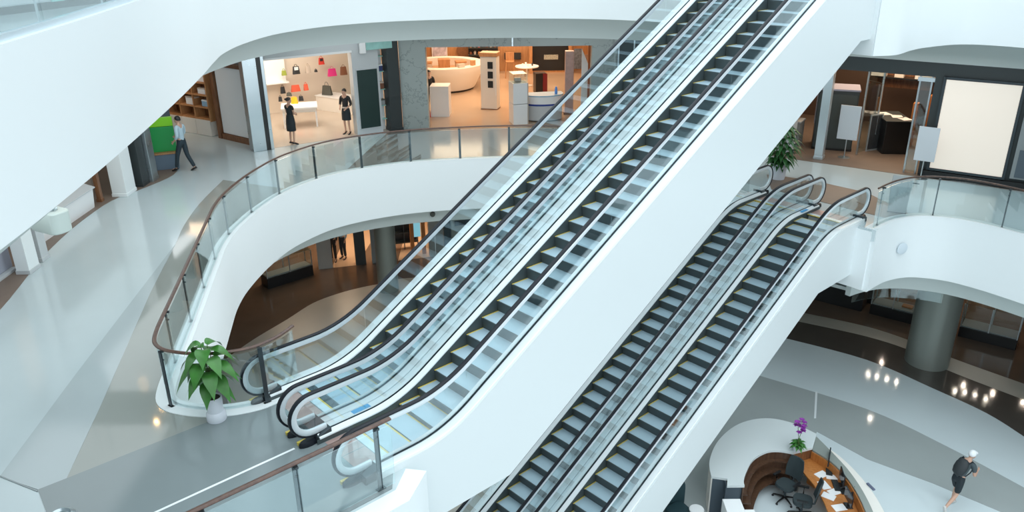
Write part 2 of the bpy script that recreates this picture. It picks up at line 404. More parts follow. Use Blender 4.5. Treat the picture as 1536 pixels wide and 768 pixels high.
# ---- round columns of the ground floor
def column(x, y, r, z0, z1, label):
    mb = MB(); mb.lathe([(r,0),(r,z1-z0)], 40, (0,0,0))
    o = mb.build('column', COLUMN, loc=(x,y,z0), smooth=35); return struct(o, label)
COLUMN = mat('grey_green_metal_cladding', (0.27,0.295,0.27), 0.34, metal=0.35)
column((13.38, 22.20)[0]+0.15, (13.38, 22.20)[1]+0.66, 0.66, G, M-1.9, 'round grey-green clad column on the striped floor')
column((-4.90, 28.45)[0], (-4.90, 28.45)[1]+0.4, 0.40, G, M-2.4, 'round grey column in the left void')
# smoke curtain of glass hanging below the right-hand ceiling edge
mb = MB(); strip(mb, E_MRc[13:30], 1.0, 1.02, M-2.80, M-2.4); struct(mb.build('trim_20', SHOPGLASS, smooth=35), 'hanging glass smoke curtain')
# far walls that close the shops off
for nm, c, d in (('wall_back',(1,46,M+0.2),(66,0.3,12.6)),('wall_left',(-24,24,M+0.2),(0.3,48,12.6)),('wall_right',(27,24,M+0.2),(0.3,48,12.6))):
    mb = MB(); mb.box(c, d); struct(mb.build(nm, LGREY))
mb = MB(); mb.box((-12.5,22,U+2.5),(0.3,52,5)); struct(mb.build('wall_left', LGREY))
mb = MB(); mb.box((-18.5,22,U+3.9),(25,52,0.2)); struct(mb.build('ceiling', SOFFIT), 'ceiling over the upper left walkway')

# ================================================================ ESCALATORS
T30 = math.tan(PI/6)
RISE = 6.2; HH = 0.85
class Esc:
    def __init__(s, s0, s1, dep, lo, hi):
        # dep: depth of the sloping soffit under the step line; lo, hi: level soffits at the two ends
        s.dep, s.lo, s.hi = dep, lo, hi
        s.s0 = s0; s.s1 = s0 + RISE/T30; s.S = s.s1 + s1
        s.kink0 = s.s0 + (lo+dep)/T30; s.kink1 = s.s0 + (RISE+hi+dep)/T30
    def bot(s, t): return min(max((t-s.s0)*T30 - s.dep, s.lo), RISE + s.hi)
    def z(s, t):
        b = 0.55
        def ramp(x):               # integral of a slope that eases in over +-b
            if x <= -b: return 0.0
            if x >= b: return x
            return (x+b)**2/(4*b)
        return T30*(ramp(t-s.s0) - ramp(t-s.s1))
    def samples(s, a, c):
        out = [a]
        for base in (s.s0, s.s1):
            for k in range(-4, 5):
                v = base + k*0.14
                if a+0.02 < v < c-0.02: out.append(v)
        return sorted(out) + [c]
def make_step():
    mb = MB()
    x = 0.495; d = 0.402
    # tread with its riser skirt: closed body, curved riser
    prof = [(0,0),(d,0),(d,-0.03),(0.10,-0.03),(0.045,-0.205),(0.02,-0.205),(0.008,-0.10),(0,-0.03)]
    mb.rings([[(-x,p[0],p[1]) for p in prof],[(x,p[0],p[1]) for p in prof]], 1)
    mb.box((0,d/2,0.002),(2*x-0.05,d-0.035,0.004), m=0)
    for sx in (-1,1): mb.box((sx*(x-0.013),d/2,0.002),(0.026,d,0.004), m=2)
    mb.box((0,d-0.014,0.003),(2*x-0.05,0.024,0.004), m=2)
    return mb
def sweep(mb, E, sec, a, c, m=0):
    """Carry a (w, dz) section along the escalator from a to c."""
    mb.rings([[(w_, t, E.z(t)+dz) for w_, dz in sec] for t in E.samples(a, c)], m)
def handrail_path(E, inset):
    """Centre line of the moving rail at height HH: round both newels and back to the inlets."""
    R = 0.36 - inset; pts = []
    def arc(cy, cz, a0, a1, n=16):
        for k in range(n+1):
            a = a0 + (a1-a0)*k/n; pts.append((cy+R*math.cos(a), cz+R*math.sin(a)))
    zl = HH - 0.36; c0 = 0.36; c1 = E.S - 0.36
    pts.append((c0+0.22, zl-R))
    arc(c0, zl, -PI/2, -1.5*PI)
    for t in E.samples(c0, c1)[1:-1]:
        pts.append((t, E.z(t)+HH-inset))
    arc(c1, RISE+zl, PI/2, -PI/2)
    pts.append((c1-0.22, RISE+zl-R))
    return pts
def sweep_rail(mb, pts, w0, hw, ht, m=0):
    rs = []
    for i, p in enumerate(pts):
        a = Vector(pts[max(i-1,0)]); b = Vector(pts[min(i+1,len(pts)-1)]); t = (b-a).normalized(); n = Vector((-t.y, t.x))
        if i < len(pts)/2 and i < 20 and False: n = -n
        ring = []
        for u, v in ((-hw,-ht*0.5),(-hw,ht*0.2),(-hw*0.7,ht*0.5),(hw*0.7,ht*0.5),(hw,ht*0.2),(hw,-ht*0.5),(hw*0.75,-ht*0.62),(-hw*0.75,-ht*0.62)):
            ring.append((w0+u, p[0]+n.x*v, p[1]+n.y*v))
        rs.append(ring)
    mb.rings(rs, m)
def make_escalator(E, origin, wofs, outer, label, group, z0, parts):
    """outer: +1 / -1 = the side that carries the white cladding."""
    p = esc_pt(origin, 0, wofs)
    root = thing('escalator', label, 'escalator', (p[0],p[1],z0), -PHI, group)
    parts[:] = []
    # cladding: outer side, soffit and both ends, as one closed skin
    mb = MB()
    o = outer*0.83; i_ = -outer*0.80
    ts = sorted(set(E.samples(0.55, E.S-0.55) + [E.kink0, E.kink1]))
    mb.rings([[(o,t,E.z(t)+0.10),(o,t,E.bot(t)),(i_,t,E.bot(t)),(i_,t,E.bot(t)+0.05),(o-outer*0.05,t,E.bot(t)+0.05),(o-outer*0.05,t,E.z(t)+0.10)] for t in ts])
    mb.rings([[(o,t,E.z(t)+0.10),(o,t,E.z(t)+0.115),(outer*0.70,t,E.z(t)+0.115),(outer*0.70,t,E.z(t)+0.10)] for t in ts])
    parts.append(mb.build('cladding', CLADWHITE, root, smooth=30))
    mb = MB(); strip_in = -outer*0.795
    mb.rings([[(strip_in,t,E.z(t)+0.08),(strip_in,t,E.bot(t)+0.06),(strip_in+outer*0.02,t,E.bot(t)+0.06),(strip_in+outer*0.02,t,E.z(t)+0.08)] for t in ts])
    parts.append(mb.build('truss_panel', GREY, root, smooth=30))
    for s_ in (-1, 1):
        # skirt beside the steps
        mb = MB(); sweep(mb, E, [(s_*0.502,-0.22),(s_*0.502,0.085),(s_*0.514,0.085),(s_*0.514,-0.22)], 0.35, E.S-0.35)
        parts.append(mb.build('skirt', RISER, root, smooth=30))
        mb = MB(); sweep(mb, E, [(s_*0.500,0.085),(s_*0.503,0.105),(s_*0.592,0.140),(s_*0.600,0.125),(s_*0.600,0.06),(s_*0.514,0.06)], 0.40, E.S-0.40)
        parts.append(mb.build('inner_deck', DECK, root, smooth=30))
        mb = MB(); sweep(mb, E, [(s_*0.600,0.06),(s_*0.600,0.128),(s_*0.612,0.128),(s_*0.612,0.06)], 0.40, E.S-0.40)
        sweep(mb, E, [(s_*0.632,0.06),(s_*0.632,0.128),(s_*0.645,0.128),(s_*0.645,0.06)], 0.40, E.S-0.40)
        parts.append(mb.build('glass_channel', DSTEEL, root, smooth=30))
        mb = MB(); we = 0.79
        sweep(mb, E, [(s_*0.645,0.05),(s_*0.645,0.125),(s_*0.66,0.132),(s_*(we-0.01),0.132),(s_*we,0.122),(s_*we,0.05)], 0.45, E.S-0.45)
        parts.append(mb.build('outer_deck', DECK, root, smooth=30))
        # black end caps where the rail runs in
        for e, zb in ((0, 0.0), (1, RISE)):
            y0, y1 = (0.36, 0.62) if e == 0 else (E.S-0.62, E.S-0.36)
            mb = MB(); yy = (y0, y1) if e == 0 else (y1, y0)
            pr = [(yy[0],zb),(yy[0]+(0.02 if e==0 else -0.02),zb+0.12),(yy[1],zb+0.19),(yy[1],zb)]
            mb.rings([[(s_*0.53,a,b) for a,b in pr],[(s_*0.80,a,b) for a,b in pr]])
            parts.append(mb.build('deck_end_cap', DSTEEL, root, bevel=0.008))
            # floor guard with a yellow edge under the rail's turn
            yc = 0.27 if e == 0 else E.S-0.27
            mb = MB(); n = 16; sg = 1 if e == 0 else -1
            ring = [(s_*0.62+0.075*math.sin(2*PI*k/n), yc+0.17*math.cos(2*PI*k/n)) for k in range(n)]
            mb.rings([[(a,b,zb) for a,b in ring],[(a,b,zb+0.05) for a,b in ring],[(s_*0.62+(a-s_*0.62)*0.75,yc+(b-yc)*0.85,zb+0.085) for a,b in ring]])
            g = mb.build('newel_guard', RUBBER, root, smooth=40); parts.append(g)
            mb = MB(); mb.box((s_*0.62-0.085, yc-sg*0.05, zb+0.03),(0.05,0.2,0.06)); mb.build('warning_strip', YELLOW, g, bevel=0.006)
        # glass panes of the balustrade
        wg = s_*0.622
        inner = E.samples(0.40, E.S-0.40)
        marks = [0.40, E.s0+0.5] + [E.s0+0.5+(E.s1-E.s0-1.0)*k/6 for k in range(1,6)] + [E.s1-0.5, E.S-0.40]
        for a, c in zip(marks, marks[1:]):
            ts2 = E.samples(a+0.004, c-0.004)
            mb = MB(); rs = []
            for t in ts2:
                zt = E.z(t)+HH-0.055; zb = E.z(t)+0.10
                rs.append([(wg-0.006,t,zb),(wg+0.006,t,zb),(wg+0.006,t,zt),(wg-0.006,t,zt)])
            mb.rings(rs)
            if a == 0.40 or c == E.S-0.40:
                e0 = a == 0.40; cy = 0.36 if e0 else E.S-0.36; zc = HH-0.36 + (0 if e0 else RISE); R = 0.305; sg = -1 if e0 else 1
                edge = [(cy+sg*0.0, zc+R)] + [(cy+sg*R*math.sin(PI*k/14), zc+R*math.cos(PI*k/14)) for k in range(1,14)] + [(cy, zc-R)] + [(cy-sg*0.035, zc-R),(cy-sg*0.035, zc+R)]
                mb.rings([[(wg-0.006,y,z) for y,z in edge],[(wg+0.006,y,z) for y,z in edge]])
            parts.append(mb.build('glass_pane', ESCGLASS, root))
        mb = MB(); sweep_rail(mb, handrail_path(E, 0.058), wg, 0.028, 0.085)
        parts.append(mb.build('rail_guide', PALESTEEL, root, smooth=50))
        mb = MB(); sweep_rail(mb, handrail_path(E, 0.0), wg, 0.036, 0.030)
        parts.append(mb.build('handrail', RUBBER, root, smooth=50))
    # landing plates and combs
    for e, zb in ((0,0.0),(1,RISE)):
        y0, y1 = (0.46, 0.86) if e == 0 else (E.S-0.86, E.S-0.46)
        mb = MB()
        for k in (-1, 1): mb.box((k*0.25,(y0+y1)/2,zb+0.004),(0.485,y1-y0-0.01,0.012))
        pl = mb.build('landing_plate', BRONZE, root, bevel=0.003)
        yc = 0.93 if e == 0 else E.S-0.93
        mb = MB(); mb.box((0,yc,zb+0.008),(1.0,0.13,0.02))
        mb.build('comb_plate', LSTEEL, root, bevel=0.003); 
        yc2 = 1.005 if e == 0 else E.S-1.005
        mb = MB(); mb.box((0,yc2,zb+0.008),(1.0,0.04,0.018)); mb.build('comb_edge', YELLOW, root)
    return root
STEP_ME = None
def add_steps(root, E, phase):
    """Steps spaced one chain pitch apart along the track."""
    global STEP_ME
    pitch = 0.4055; t = 0.70; prev = None; acc = 0.0; n = 0
    # walk along the track by arc length
    ts = [1.01 + 0.002*i for i in range(int((E.S-2.02-0.36)/0.002))]
    nxt = phase; L = 0.0; lz = E.z(ts[0])
    for a, b in zip(ts, ts[1:]):
        zb = E.z(b); L += math.hypot(b-a, zb-lz); lz = zb
        if L >= nxt:
            nxt += pitch; n += 1
            if STEP_ME is None:
                o = make_step().build('step', [TREAD, RISER, YELLOW], root); STEP_ME = o.data
            else:
                o = bpy.data.objects.new('step', STEP_ME); C.objects.link(o); o.parent = root
            o.location = (0, b, zb+0.0)
    return n
EUp = Esc(1.865, 2.10, 1.90, -1.22, -1.42); ELo = Esc(1.90, 2.11, 1.10, -0.28, -1.35)
EL0 = esc_pt(ET, -ELo.S, 0)
tmp = []
grp_u = 'escalators from the middle floor to the upper floor'; grp_l = 'escalators from the ground floor to the middle floor'
e1 = make_escalator(EUp, EU0, -0.80, -1, 'upper glass-sided escalator nearer the potted plant, left of its twin', grp_u, M, tmp)
add_steps(e1, EUp, 0.15)
e2 = make_escalator(EUp, EU0, 0.80, 1, 'upper escalator with the broad white side wall, rising from the landing rail', grp_u, M, tmp)
add_steps(e2, EUp, 0.02)
e3 = make_escalator(ELo, EL0, -0.80, -1, 'lower escalator partly hidden under the white side of the upper pair', grp_l, G, tmp)
add_steps(e3, ELo, 0.10)
e4 = make_escalator(ELo, EL0, 0.80, 1, 'lower escalator on the reception desk side, ending at the brown landing', grp_l, G, tmp)
add_steps(e4, ELo, 0.25)
# blue notices stuck on the decks between the pairs
def sticker(root, w_, s_, E, label):
    mb = MB(); z = E.z(s_)+0.134
    mb.rings([[(w_-0.05,s_,E.z(s_)+0.1325),(w_+0.05,s_,E.z(s_)+0.1325),(w_+0.05,s_,E.z(s_)+0.136),(w_-0.05,s_,E.z(s_)+0.136)],
              [(w_-0.05,s_+0.32,E.z(s_+0.32)+0.1325),(w_+0.05,s_+0.32,E.z(s_+0.32)+0.1325),(w_+0.05,s_+0.32,E.z(s_+0.32)+0.136),(w_-0.05,s_+0.32,E.z(s_+0.32)+0.136)]])
    o = mb.build('notice_sticker', BLUE, root); o['label'] = label
sticker(e2, -0.72, 1.1, EUp, 'blue notice sticker on the white deck'); sticker(e4, -0.55, ELo.S-1.3, ELo, 'blue notice sticker on the deck')

# ================================================================ RAILINGS
def rail_height_path(path, z): return [(p[0],p[1],z) for p in path]
def railing(label, path, z, posts, h=1.08, wood_m=None, thick=0.035, glass_top=1.0, post_m=None, post_w=0.075, side=1, group=None, rail_end=None, channel=False):
    """path: plan polyline; posts: distances along it. One glass pane between neighbouring posts."""
    p0 = path[0]
    root = thing('glass_railing', label, 'railing', (p0[0],p0[1],z), 0, group)
    rel = [(p[0]-p0[0], p[1]-p0[1]) for p in path]
    L = [0.0]
    for a, b in zip(rel, rel[1:]): L.append(L[-1]+math.hypot(b[0]-a[0], b[1]-a[1]))
    def at(d):
        d = min(max(d, 0), L[-1])
        for i in range(len(L)-1):
            if L[i+1] >= d:
                t = (d-L[i])/max(1e-9, L[i+1]-L[i])
                a, b = rel[i], rel[i+1]
                return (a[0]+(b[0]-a[0])*t, a[1]+(b[1]-a[1])*t), math.atan2(b[1]-a[1], b[0]-a[0])
        return rel[-1], 0
    def sub(a, c):
        out = [at(a)[0]] + [r for r, l in zip(rel, L) if a+0.03 < l < c-0.03] + [at(c)[0]]
        return out
    stops = [0.0] + [d for d in posts if 0.1 < d < L[-1]-0.1] + [L[-1]]
    for a, c in zip(stops, stops[1:]):
        mb = MB(); strip(mb, sub(a+0.008, c-0.008), -0.007, 0.007, 0.03, glass_top)
        mb.build('glass_pane', GLASS, root)
    for d in posts:
        (x, y), an = at(d)
        mb = MB(); off = side*0.045
        mb.box((0,off,h/2-0.02),(post_w,0.022,h-0.04))
        mb.box((0,off*0.9,0.01),(post_w+0.06,0.07,0.02))
        mb.box((0,off*0.5,h-0.06),(0.045,0.09,0.035))
        mb.lathe([(0.024,0),(0.024,0.02)], 10, (0,off*0.6,h-0.22))
        mb.build('post', post_m or DSTEEL, root, loc=(x,y,0), rz=an, bevel=0.004)
    mb = MB(); n = 10; rs = []
    pts = sub(0.0, L[-1] if rail_end is None else rail_end)
    for i, p in enumerate(pts):
        a = Vector(pts[max(i-1,0)]); b = Vector(pts[min(i+1,len(pts)-1)]); t = (b-a).normalized(); nr = Vector((-t.y,t.x))
        rs.append([(p[0]+nr.x*(math.cos(2*PI*k/n)*thick+side*0.02), p[1]+nr.y*(math.cos(2*PI*k/n)*thick+side*0.02), h+math.sin(2*PI*k/n)*0.024) for k in range(n)])
    mb.rings(rs); mb.build('handrail', wood_m or HANDWOOD, root, smooth=50)
    if channel:
        mb = MB(); strip(mb, sub(0.0, L[-1]), -0.05, 0.05, 0.0, 0.09); mb.build('base_channel', LSTEEL, root, smooth=35)
    return root
# middle floor, round the left-hand void (runs from behind the escalators to the plant)
pm = offset(E_M, -0.10)
def plen(p): return sum(math.hypot(b[0]-a[0], b[1]-a[1]) for a, b in zip(p, p[1:]))
Lm = plen(pm); RAILWOOD = wood('red_brown_rail_wood', (0.075,0.04,0.032), (0.13,0.068,0.048), 0.3)
railing('long curved glass railing round the left void, its wooden handrail ending by the potted plant', pm, M,
        [0.5+1.62*k for k in range(int((Lm-3.2)/1.62)+1)] + [Lm-2.35, Lm-0.75], wood_m=RAILWOOD, side=-1)
pp = [esc_pt(EU0,0.70,1.84), esc_pt(EU0,0.3,1.84), esc_pt(EU0,-3,1.84), esc_pt(EU0,-9.5,1.84)]
railing('straight glass railing with brown handrail along the front of the escalator landing', pp, M,
        [0.22,1.42,2.62,3.82,5.02,6.22,7.42,8.62], wood_m=RAILWOOD, side=-1, thick=0.04)
pr = offset(E_MRc, 0.10)[:52]
railing('curved glass railing with thin dark handrail on the landing right of the lower escalators', pr, M,
        [0.35,2.25,3.85,5.45,7.05,8.65], wood_m=HANDWOOD, side=1, thick=0.025, post_w=0.03)
pu = offset(E_U, -0.10)[:]
Lu = plen(pu)
railing('glass railing on the upper floor edge above the broad white fascia', pu, U, [1.0+2.2*k for k in range(int(Lu/2.2))], wood_m=STEEL, side=-1, post_w=0.03, post_m=STEEL, channel=True)

# ================================================================ PEOPLE
SKIN = mat('warm_skin', (0.56,0.34,0.25), 0.5); HAIR = mat('black_hair', (0.012,0.010,0.010), 0.4)
GREYHAIR = mat('white_hair', (0.75,0.77,0.78), 0.6)
NAVY = mat('near_black_cloth', (0.012,0.020,0.026), 0.75, bump=0.2); BLACKCLOTH = mat('black_cloth', (0.02,0.02,0.022), 0.8, bump=0.2)
PALEBLUE = mat('pale_blue_shirt_cloth', (0.45,0.58,0.66), 0.8, bump=0.2); JEANS = mat('dark_teal_trouser_cloth', (0.022,0.038,0.05), 0.8, bump=0.2)
CHARCLOTH = mat('charcoal_tshirt_cloth', (0.055,0.075,0.085), 0.8, bump=0.2); WHITECLOTH = mat('white_cloth', (0.78,0.80,0.82), 0.8)
SHOE = mat('black_shoe_leather', (0.015,0.015,0.016), 0.35); PALESHOE = mat('pale_shoe_canvas', (0.62,0.60,0.58), 0.7)
BELT = mat('pale_belt', (0.55,0.5,0.45), 0.5); EYE = mat('dark_eye', (0.01,0.01,0.01), 0.2); LIP = mat('lip', (0.42,0.16,0.14), 0.5)
def skin_mesh(nodes, edges, root, sub=1):
    names = list(nodes); ix = {n:i for i, n in enumerate(names)}
    me = bpy.data.meshes.new('tmp'); me.from_pydata([nodes[n][0] for n in names], [(ix[a],ix[b]) for a, b in edges], [])
    o = bpy.data.objects.new('tmp', me); C.objects.link(o)
    sk = o.modifiers.new('s', 'SKIN'); sk.use_smooth_shade = True
    for i, n in enumerate(names):
        r = nodes[n][1]; r = r if isinstance(r, tuple) else (r, r)
        me.skin_vertices[0].data[i].radius = r
        me.skin_vertices[0].data[i].use_root = (n == root)
    if sub: o.modifiers.new('u', 'SUBSURF').levels = sub
    dg = bpy.context.evaluated_depsgraph_get(); dg.update()
    out = bpy.data.meshes.new_from_object(o.evaluated_get(dg))
    bpy.data.objects.remove(o); bpy.data.meshes.remove(me)
    return out
def fuse(meshes, name, m, parent, voxel):
    """Join closed pieces and remesh them into one continuous smooth skin."""
    bm = bmesh.new()
    for me in meshes: bm.from_mesh(me)
    bmesh.ops.recalc_face_normals(bm, faces=bm.faces)
    me = bpy.data.meshes.new(name); bm.to_mesh(me); bm.free()
    o = bpy.data.objects.new('tmp', me); C.objects.link(o)
    r = o.modifiers.new('r', 'REMESH'); r.mode = 'VOXEL'; r.voxel_size = voxel; r.use_smooth_shade = True
    s = o.modifiers.new('k', 'SMOOTH'); s.iterations = 2; s.factor = 0.5
    dg = bpy.context.evaluated_depsgraph_get(); dg.update()
    out = bpy.data.meshes.new_from_object(o.evaluated_get(dg)); out.name = name
    bpy.data.objects.remove(o)
    out.materials.clear(); out.materials.append(m); out.shade_smooth()
    ob = bpy.data.objects.new(name, out); C.objects.link(ob); ob.parent = parent
    return ob
def mb_mesh(mb):
    me = bpy.data.meshes.new('tmp'); me.from_pydata([tuple(v) for v in mb.v], [], mb.f); return me
def hand(nodes, edges, key, W_, d, l, n, curl=0.5):
    d, l, n = Vector(d).normalized(), Vector(l).normalized(), Vector(n).normalized(); W_ = Vector(W_)
    nodes[key+'p'] = (W_+d*0.05, (0.030,0.018)); nodes[key+'q'] = (W_+d*0.078, (0.032,0.016))
    edges += [(key+'w',key+'p'),(key+'p',key+'q')]
    for i, ln in enumerate((0.92,1.05,1.0,0.8)):
        b = W_+d*0.095+l*(0.030-0.020*i); m1 = b+d*0.034*ln*(1-curl*0.3)+n*0.012*curl; t = m1+d*0.032*ln*(1-curl)+n*0.028*curl
        nodes[f'{key}f{i}a'] = (b,0.010); nodes[f'{key}f{i}b'] = (m1,0.009); nodes[f'{key}f{i}c'] = (t,0.0075)
        edges += [(key+'q',f'{key}f{i}a'),(f'{key}f{i}a',f'{key}f{i}b'),(f'{key}f{i}b',f'{key}f{i}c')]
    b = W_+d*0.035+l*0.034; m1 = b+d*0.022+l*0.022+n*0.008; t = m1+d*0.028+l*0.004+n*0.012
    nodes[key+'t0'] = (b,0.012); nodes[key+'t1'] = (m1,0.010); nodes[key+'t2'] = (t,0.008)
    edges += [(key+'p',key+'t0'),(key+'t0',key+'t1'),(key+'t1',key+'t2')]
def person(label, loc, rz, J, outfit, scale=1.0, female=False, name='person', group=None, headrot=(0,0,0)):
    """J: joints facing +Y. Body is one continuous skin; clothes, hair and shoes are parts."""
    root = thing(name, label, 'person', loc, rz, group); root.scale = (scale,)*3
    V = {k: Vector(v) for k, v in J.items()}
    f = 0.88 if female else 1.0
    N = {'pelvis':(V['pelvis'],(0.125,0.10)),'belly':(V['belly'],(0.112*f,0.095)),'chest':(V['chest'],(0.125*f,0.10)),'nb':(V['nb'],0.062),'neck':(V['neck'],0.046)}
    E = [('pelvis','belly'),('belly','chest'),('chest','nb'),('nb','neck')]
    N['skull'] = (V['head'], 0.05); E.append(('neck','skull'))
    for s in 'LR':
        N['s'+s] = (V['s'+s],0.056*f); N['e'+s] = (V['e'+s],0.040*f); N['h'+s+'w'] = (V['w'+s],(0.027,0.023))
        N['u'+s] = (V['s'+s].lerp(V['e'+s],0.45),0.048*f); N['fo'+s] = (V['e'+s].lerp(V['w'+s],0.35),0.039*f)
        E += [('nb','s'+s),('s'+s,'u'+s),('u'+s,'e'+s),('e'+s,'fo'+s),('fo'+s,'h'+s+'w')]
        d = (V['w'+s]-V['e'+s]).normalized(); side = 1 if s == 'R' else -1
        pn = Vector((-side,0,0)); l = d.cross(pn) * (-side)
        if l.length < 0.2: l = Vector((0,1,0))
        l.normalize(); n = (pn - d*pn.dot(d)).normalized() if (pn - d*pn.dot(d)).length > 0.1 else Vector((0,0,-1))
        if l.z < -0.3: l = -l
        hand(N, E, 'h'+s, V['w'+s], d, l, n)
        N['hip'+s] = (V['hip'+s],0.082); N['th'+s] = (V['hip'+s].lerp(V['k'+s],0.5),0.070*f); N['k'+s] = (V['k'+s],0.052*f)
        N['ca'+s] = (V['k'+s].lerp(V['a'+s],0.35),0.052*f); N['a'+s] = (V['a'+s],0.034); N['t'+s] = (V['t'+s],(0.036,0.022))
        N['ba'+s] = (V['a'+s].lerp(V['t'+s],0.55)+Vector((0,0,0.0)),(0.038,0.028))
        E += [('pelvis','hip'+s),('hip'+s,'th'+s),('th'+s,'k'+s),('k'+s,'ca'+s),('ca'+s,'a'+s),('a'+s,'ba'+s),('ba'+s,'t'+s)]
    body = skin_mesh(N, E, 'pelvis')
    H = V['head']; R = Matrix.Rotation(headrot[2],4,'Z') @ Matrix.Rotation(headrot[0],4,'X') @ Matrix.Rotation(headrot[1],4,'Y')
    T = Matrix.Translation(H) @ R
    hd = MB()
    hd.ball(T @ Vector((0,0,0.02)), (0.074,0.092,0.098), 12, mat=R); hd.ball(T @ Vector((0,0.028,-0.052)), (0.054,0.062,0.058), 10, mat=R)
    hd.ball(T @ Vector((0,0.096,-0.012)), (0.012,0.018,0.020), 6, mat=R)
    for sx in (-1,1): hd.ball(T @ Vector((sx*0.074,-0.005,-0.005)), (0.010,0.020,0.030), 6, mat=R)
    b = fuse([body, mb_mesh(hd)], 'body', SKIN, root, 0.0085)
    ey = MB()
    for sx in (-1,1): ey.ball(T @ Vector((sx*0.030,0.083,0.012)), (0.012,0.006,0.007), 6, mat=R)
    ey.build('eyes', EYE, root, smooth=60)
    lp = MB(); lp.ball(T @ Vector((0,0.086,-0.060)), (0.020,0.007,0.006), 6, mat=R); lp.build('mouth', LIP, root, smooth=60)
    # hair
    hm = outfit.get('hair', HAIR); h = MB(); n = 12; rs = []
    for i in range(9):
        ph = PI/2 - i*PI/14
        back = [ (math.cos(ph)*math.cos(2*PI*k/24), math.cos(ph)*math.sin(2*PI*k/24), math.sin(ph)) for k in range(24)]
        rr = []
        for x, y, z in back:
            lim = -0.62 if y < -0.1 else (0.28 if y > 0.35 else -0.05)
            z2 = max(z, lim) ; q = 1.0
            if z < lim: 
                cz = math.sqrt(max(0.0, 1-lim*lim)); l0 = math.hypot(x,y) or 1; x, y = x/l0*cz, y/l0*cz
            rr.append(T @ Vector((x*0.082, y*0.100-0.006, z2*0.105+0.024)))
        rs.append(rr)
    h.rings(rs)
    if outfit.get('bun'): h.ball(T @ Vector((0,-0.105,0.055)), 0.038, 8)
    if not outfit.get('cap'): h.build('hair', hm, root, smooth=60)
    if outfit.get('cap'):
        c = MB(); rs = []
        for i in range(7):
            ph = PI/2 - i*PI/13
            rs.append([T @ Vector((math.cos(ph)*0.088*math.cos(2*PI*k/24), math.cos(ph)*0.104*math.sin(2*PI*k/24)-0.004, math.sin(ph)*0.105+0.03)) for k in range(24)])
        c.rings(rs)
        brim = [(0.075*math.cos(a), 0.075+0.085*math.sin(a)) for a in [PI*k/12 for k in range(13)]]
        c.rings([[T @ Vector((x,y,0.035)) for x, y in brim],[T @ Vector((x,y,0.045)) for x, y in brim]])
        c.build('cap', outfit['cap'], root, smooth=50)
        h.build('hair', hm, root, smooth=60)
    # top: torso and upper arms (or full sleeves)
    g = 0.017; P_ = {k: (N[k][0], tuple(x+g for x in (N[k][1] if isinstance(N[k][1],tuple) else (N[k][1],)*2))) for k in N}
    if outfit.get('top'):
        keys = ['belly','chest','nb']; ed = [('belly','chest'),('chest','nb')]; nd = {k: P_[k] for k in keys}
        nd['nb'] = (N['nb'][0]+Vector((0,0,-0.015)), (0.078,0.07)); 
        low = V['pelvis'].lerp(V['belly'], outfit.get('hem',0.0)-0.35); nd['low'] = (low, (0.150,0.122)); ed.append(('belly','low'))
        for s in 'LR':
            nd['s'+s] = P_['s'+s]; sl = outfit.get('sleeve', 0.6)
            if sl <= 1: q = V['s'+s].lerp(V['e'+s], sl)
            else:
                nd['e'+s] = P_['e'+s]; q = V['e'+s].lerp(V['w'+s], sl-1)
            nd['q'+s] = (q, 0.062*f if sl <= 1 else 0.043)
            ed += [('nb','s'+s)] + ([('s'+s,'q'+s)] if sl <= 1 else [('s'+s,'e'+s),('e'+s,'q'+s)])
        fuse([skin_mesh(nd, ed, 'chest')], outfit.get('topname','shirt'), outfit['top'], root, 0.013)
    if outfit.get('legs'):
        nd = {'pelvis':(V['pelvis'],(0.148,0.120)), 'w':(V['pelvis'].lerp(V['belly'],0.85),(0.130,0.110))}; ed = [('pelvis','w')]
        ll = outfit.get('leglen', 2.0)
        for s in 'LR':
            for k in ('hip','th','k'): nd[k+s] = P_[k+s]
            ed += [('pelvis','hip'+s),('hip'+s,'th'+s),('th'+s,'k'+s)]
            nd['hip'+s] = (V['hip'+s],0.098); nd['th'+s] = (N['th'+s][0],0.086)
            if ll > 1: 
                nd['k'+s] = (V['k'+s], 0.072); nd['z'+s] = (V['k'+s].lerp(V['a'+s], ll-1), 0.058); ed.append(('k'+s,'z'+s))
            else: nd['k'+s] = (V['k'+s].lerp(V['hip'+s],0.08), 0.084)
        fuse([skin_mesh(nd, ed, 'pelvis')], outfit.get('legname','trousers'), outfit['legs'], root, 0.013)
    if outfit.get('skirt'):
        z0, z1 = outfit['skirtz']; mb = MB(); rs = []
        for i in range(9):
            t = i/8; z = z1+(z0-z1)*t; cx = V['pelvis'].x; cy = V['pelvis'].y
            rx = 0.135+0.055*math.sin(min(1,t*1.6)*PI/2)*0.75; ry = 0.112+0.045*math.sin(min(1,t*1.6)*PI/2)
            rs.append([(cx+rx*math.cos(2*PI*k/20), cy+ry*math.sin(2*PI*k/20)*(1+0.03*math.sin(5*2*PI*k/20)*t), z) for k in range(20)])
        mb.rings(rs); mb.build('skirt', outfit['skirt'], root, smooth=60)
    if outfit.get('belt'):
        mb = MB(); z = outfit['skirtz'][1]; p = V['belly'].lerp(V['pelvis'],0.35)
        mb.rings([[(p.x+0.146*math.cos(2*PI*k/20), p.y+0.122*math.sin(2*PI*k/20), zz) for k in range(20)] for zz in (z-0.03,z+0.02)]); mb.build('belt', outfit['belt'], root, smooth=60)
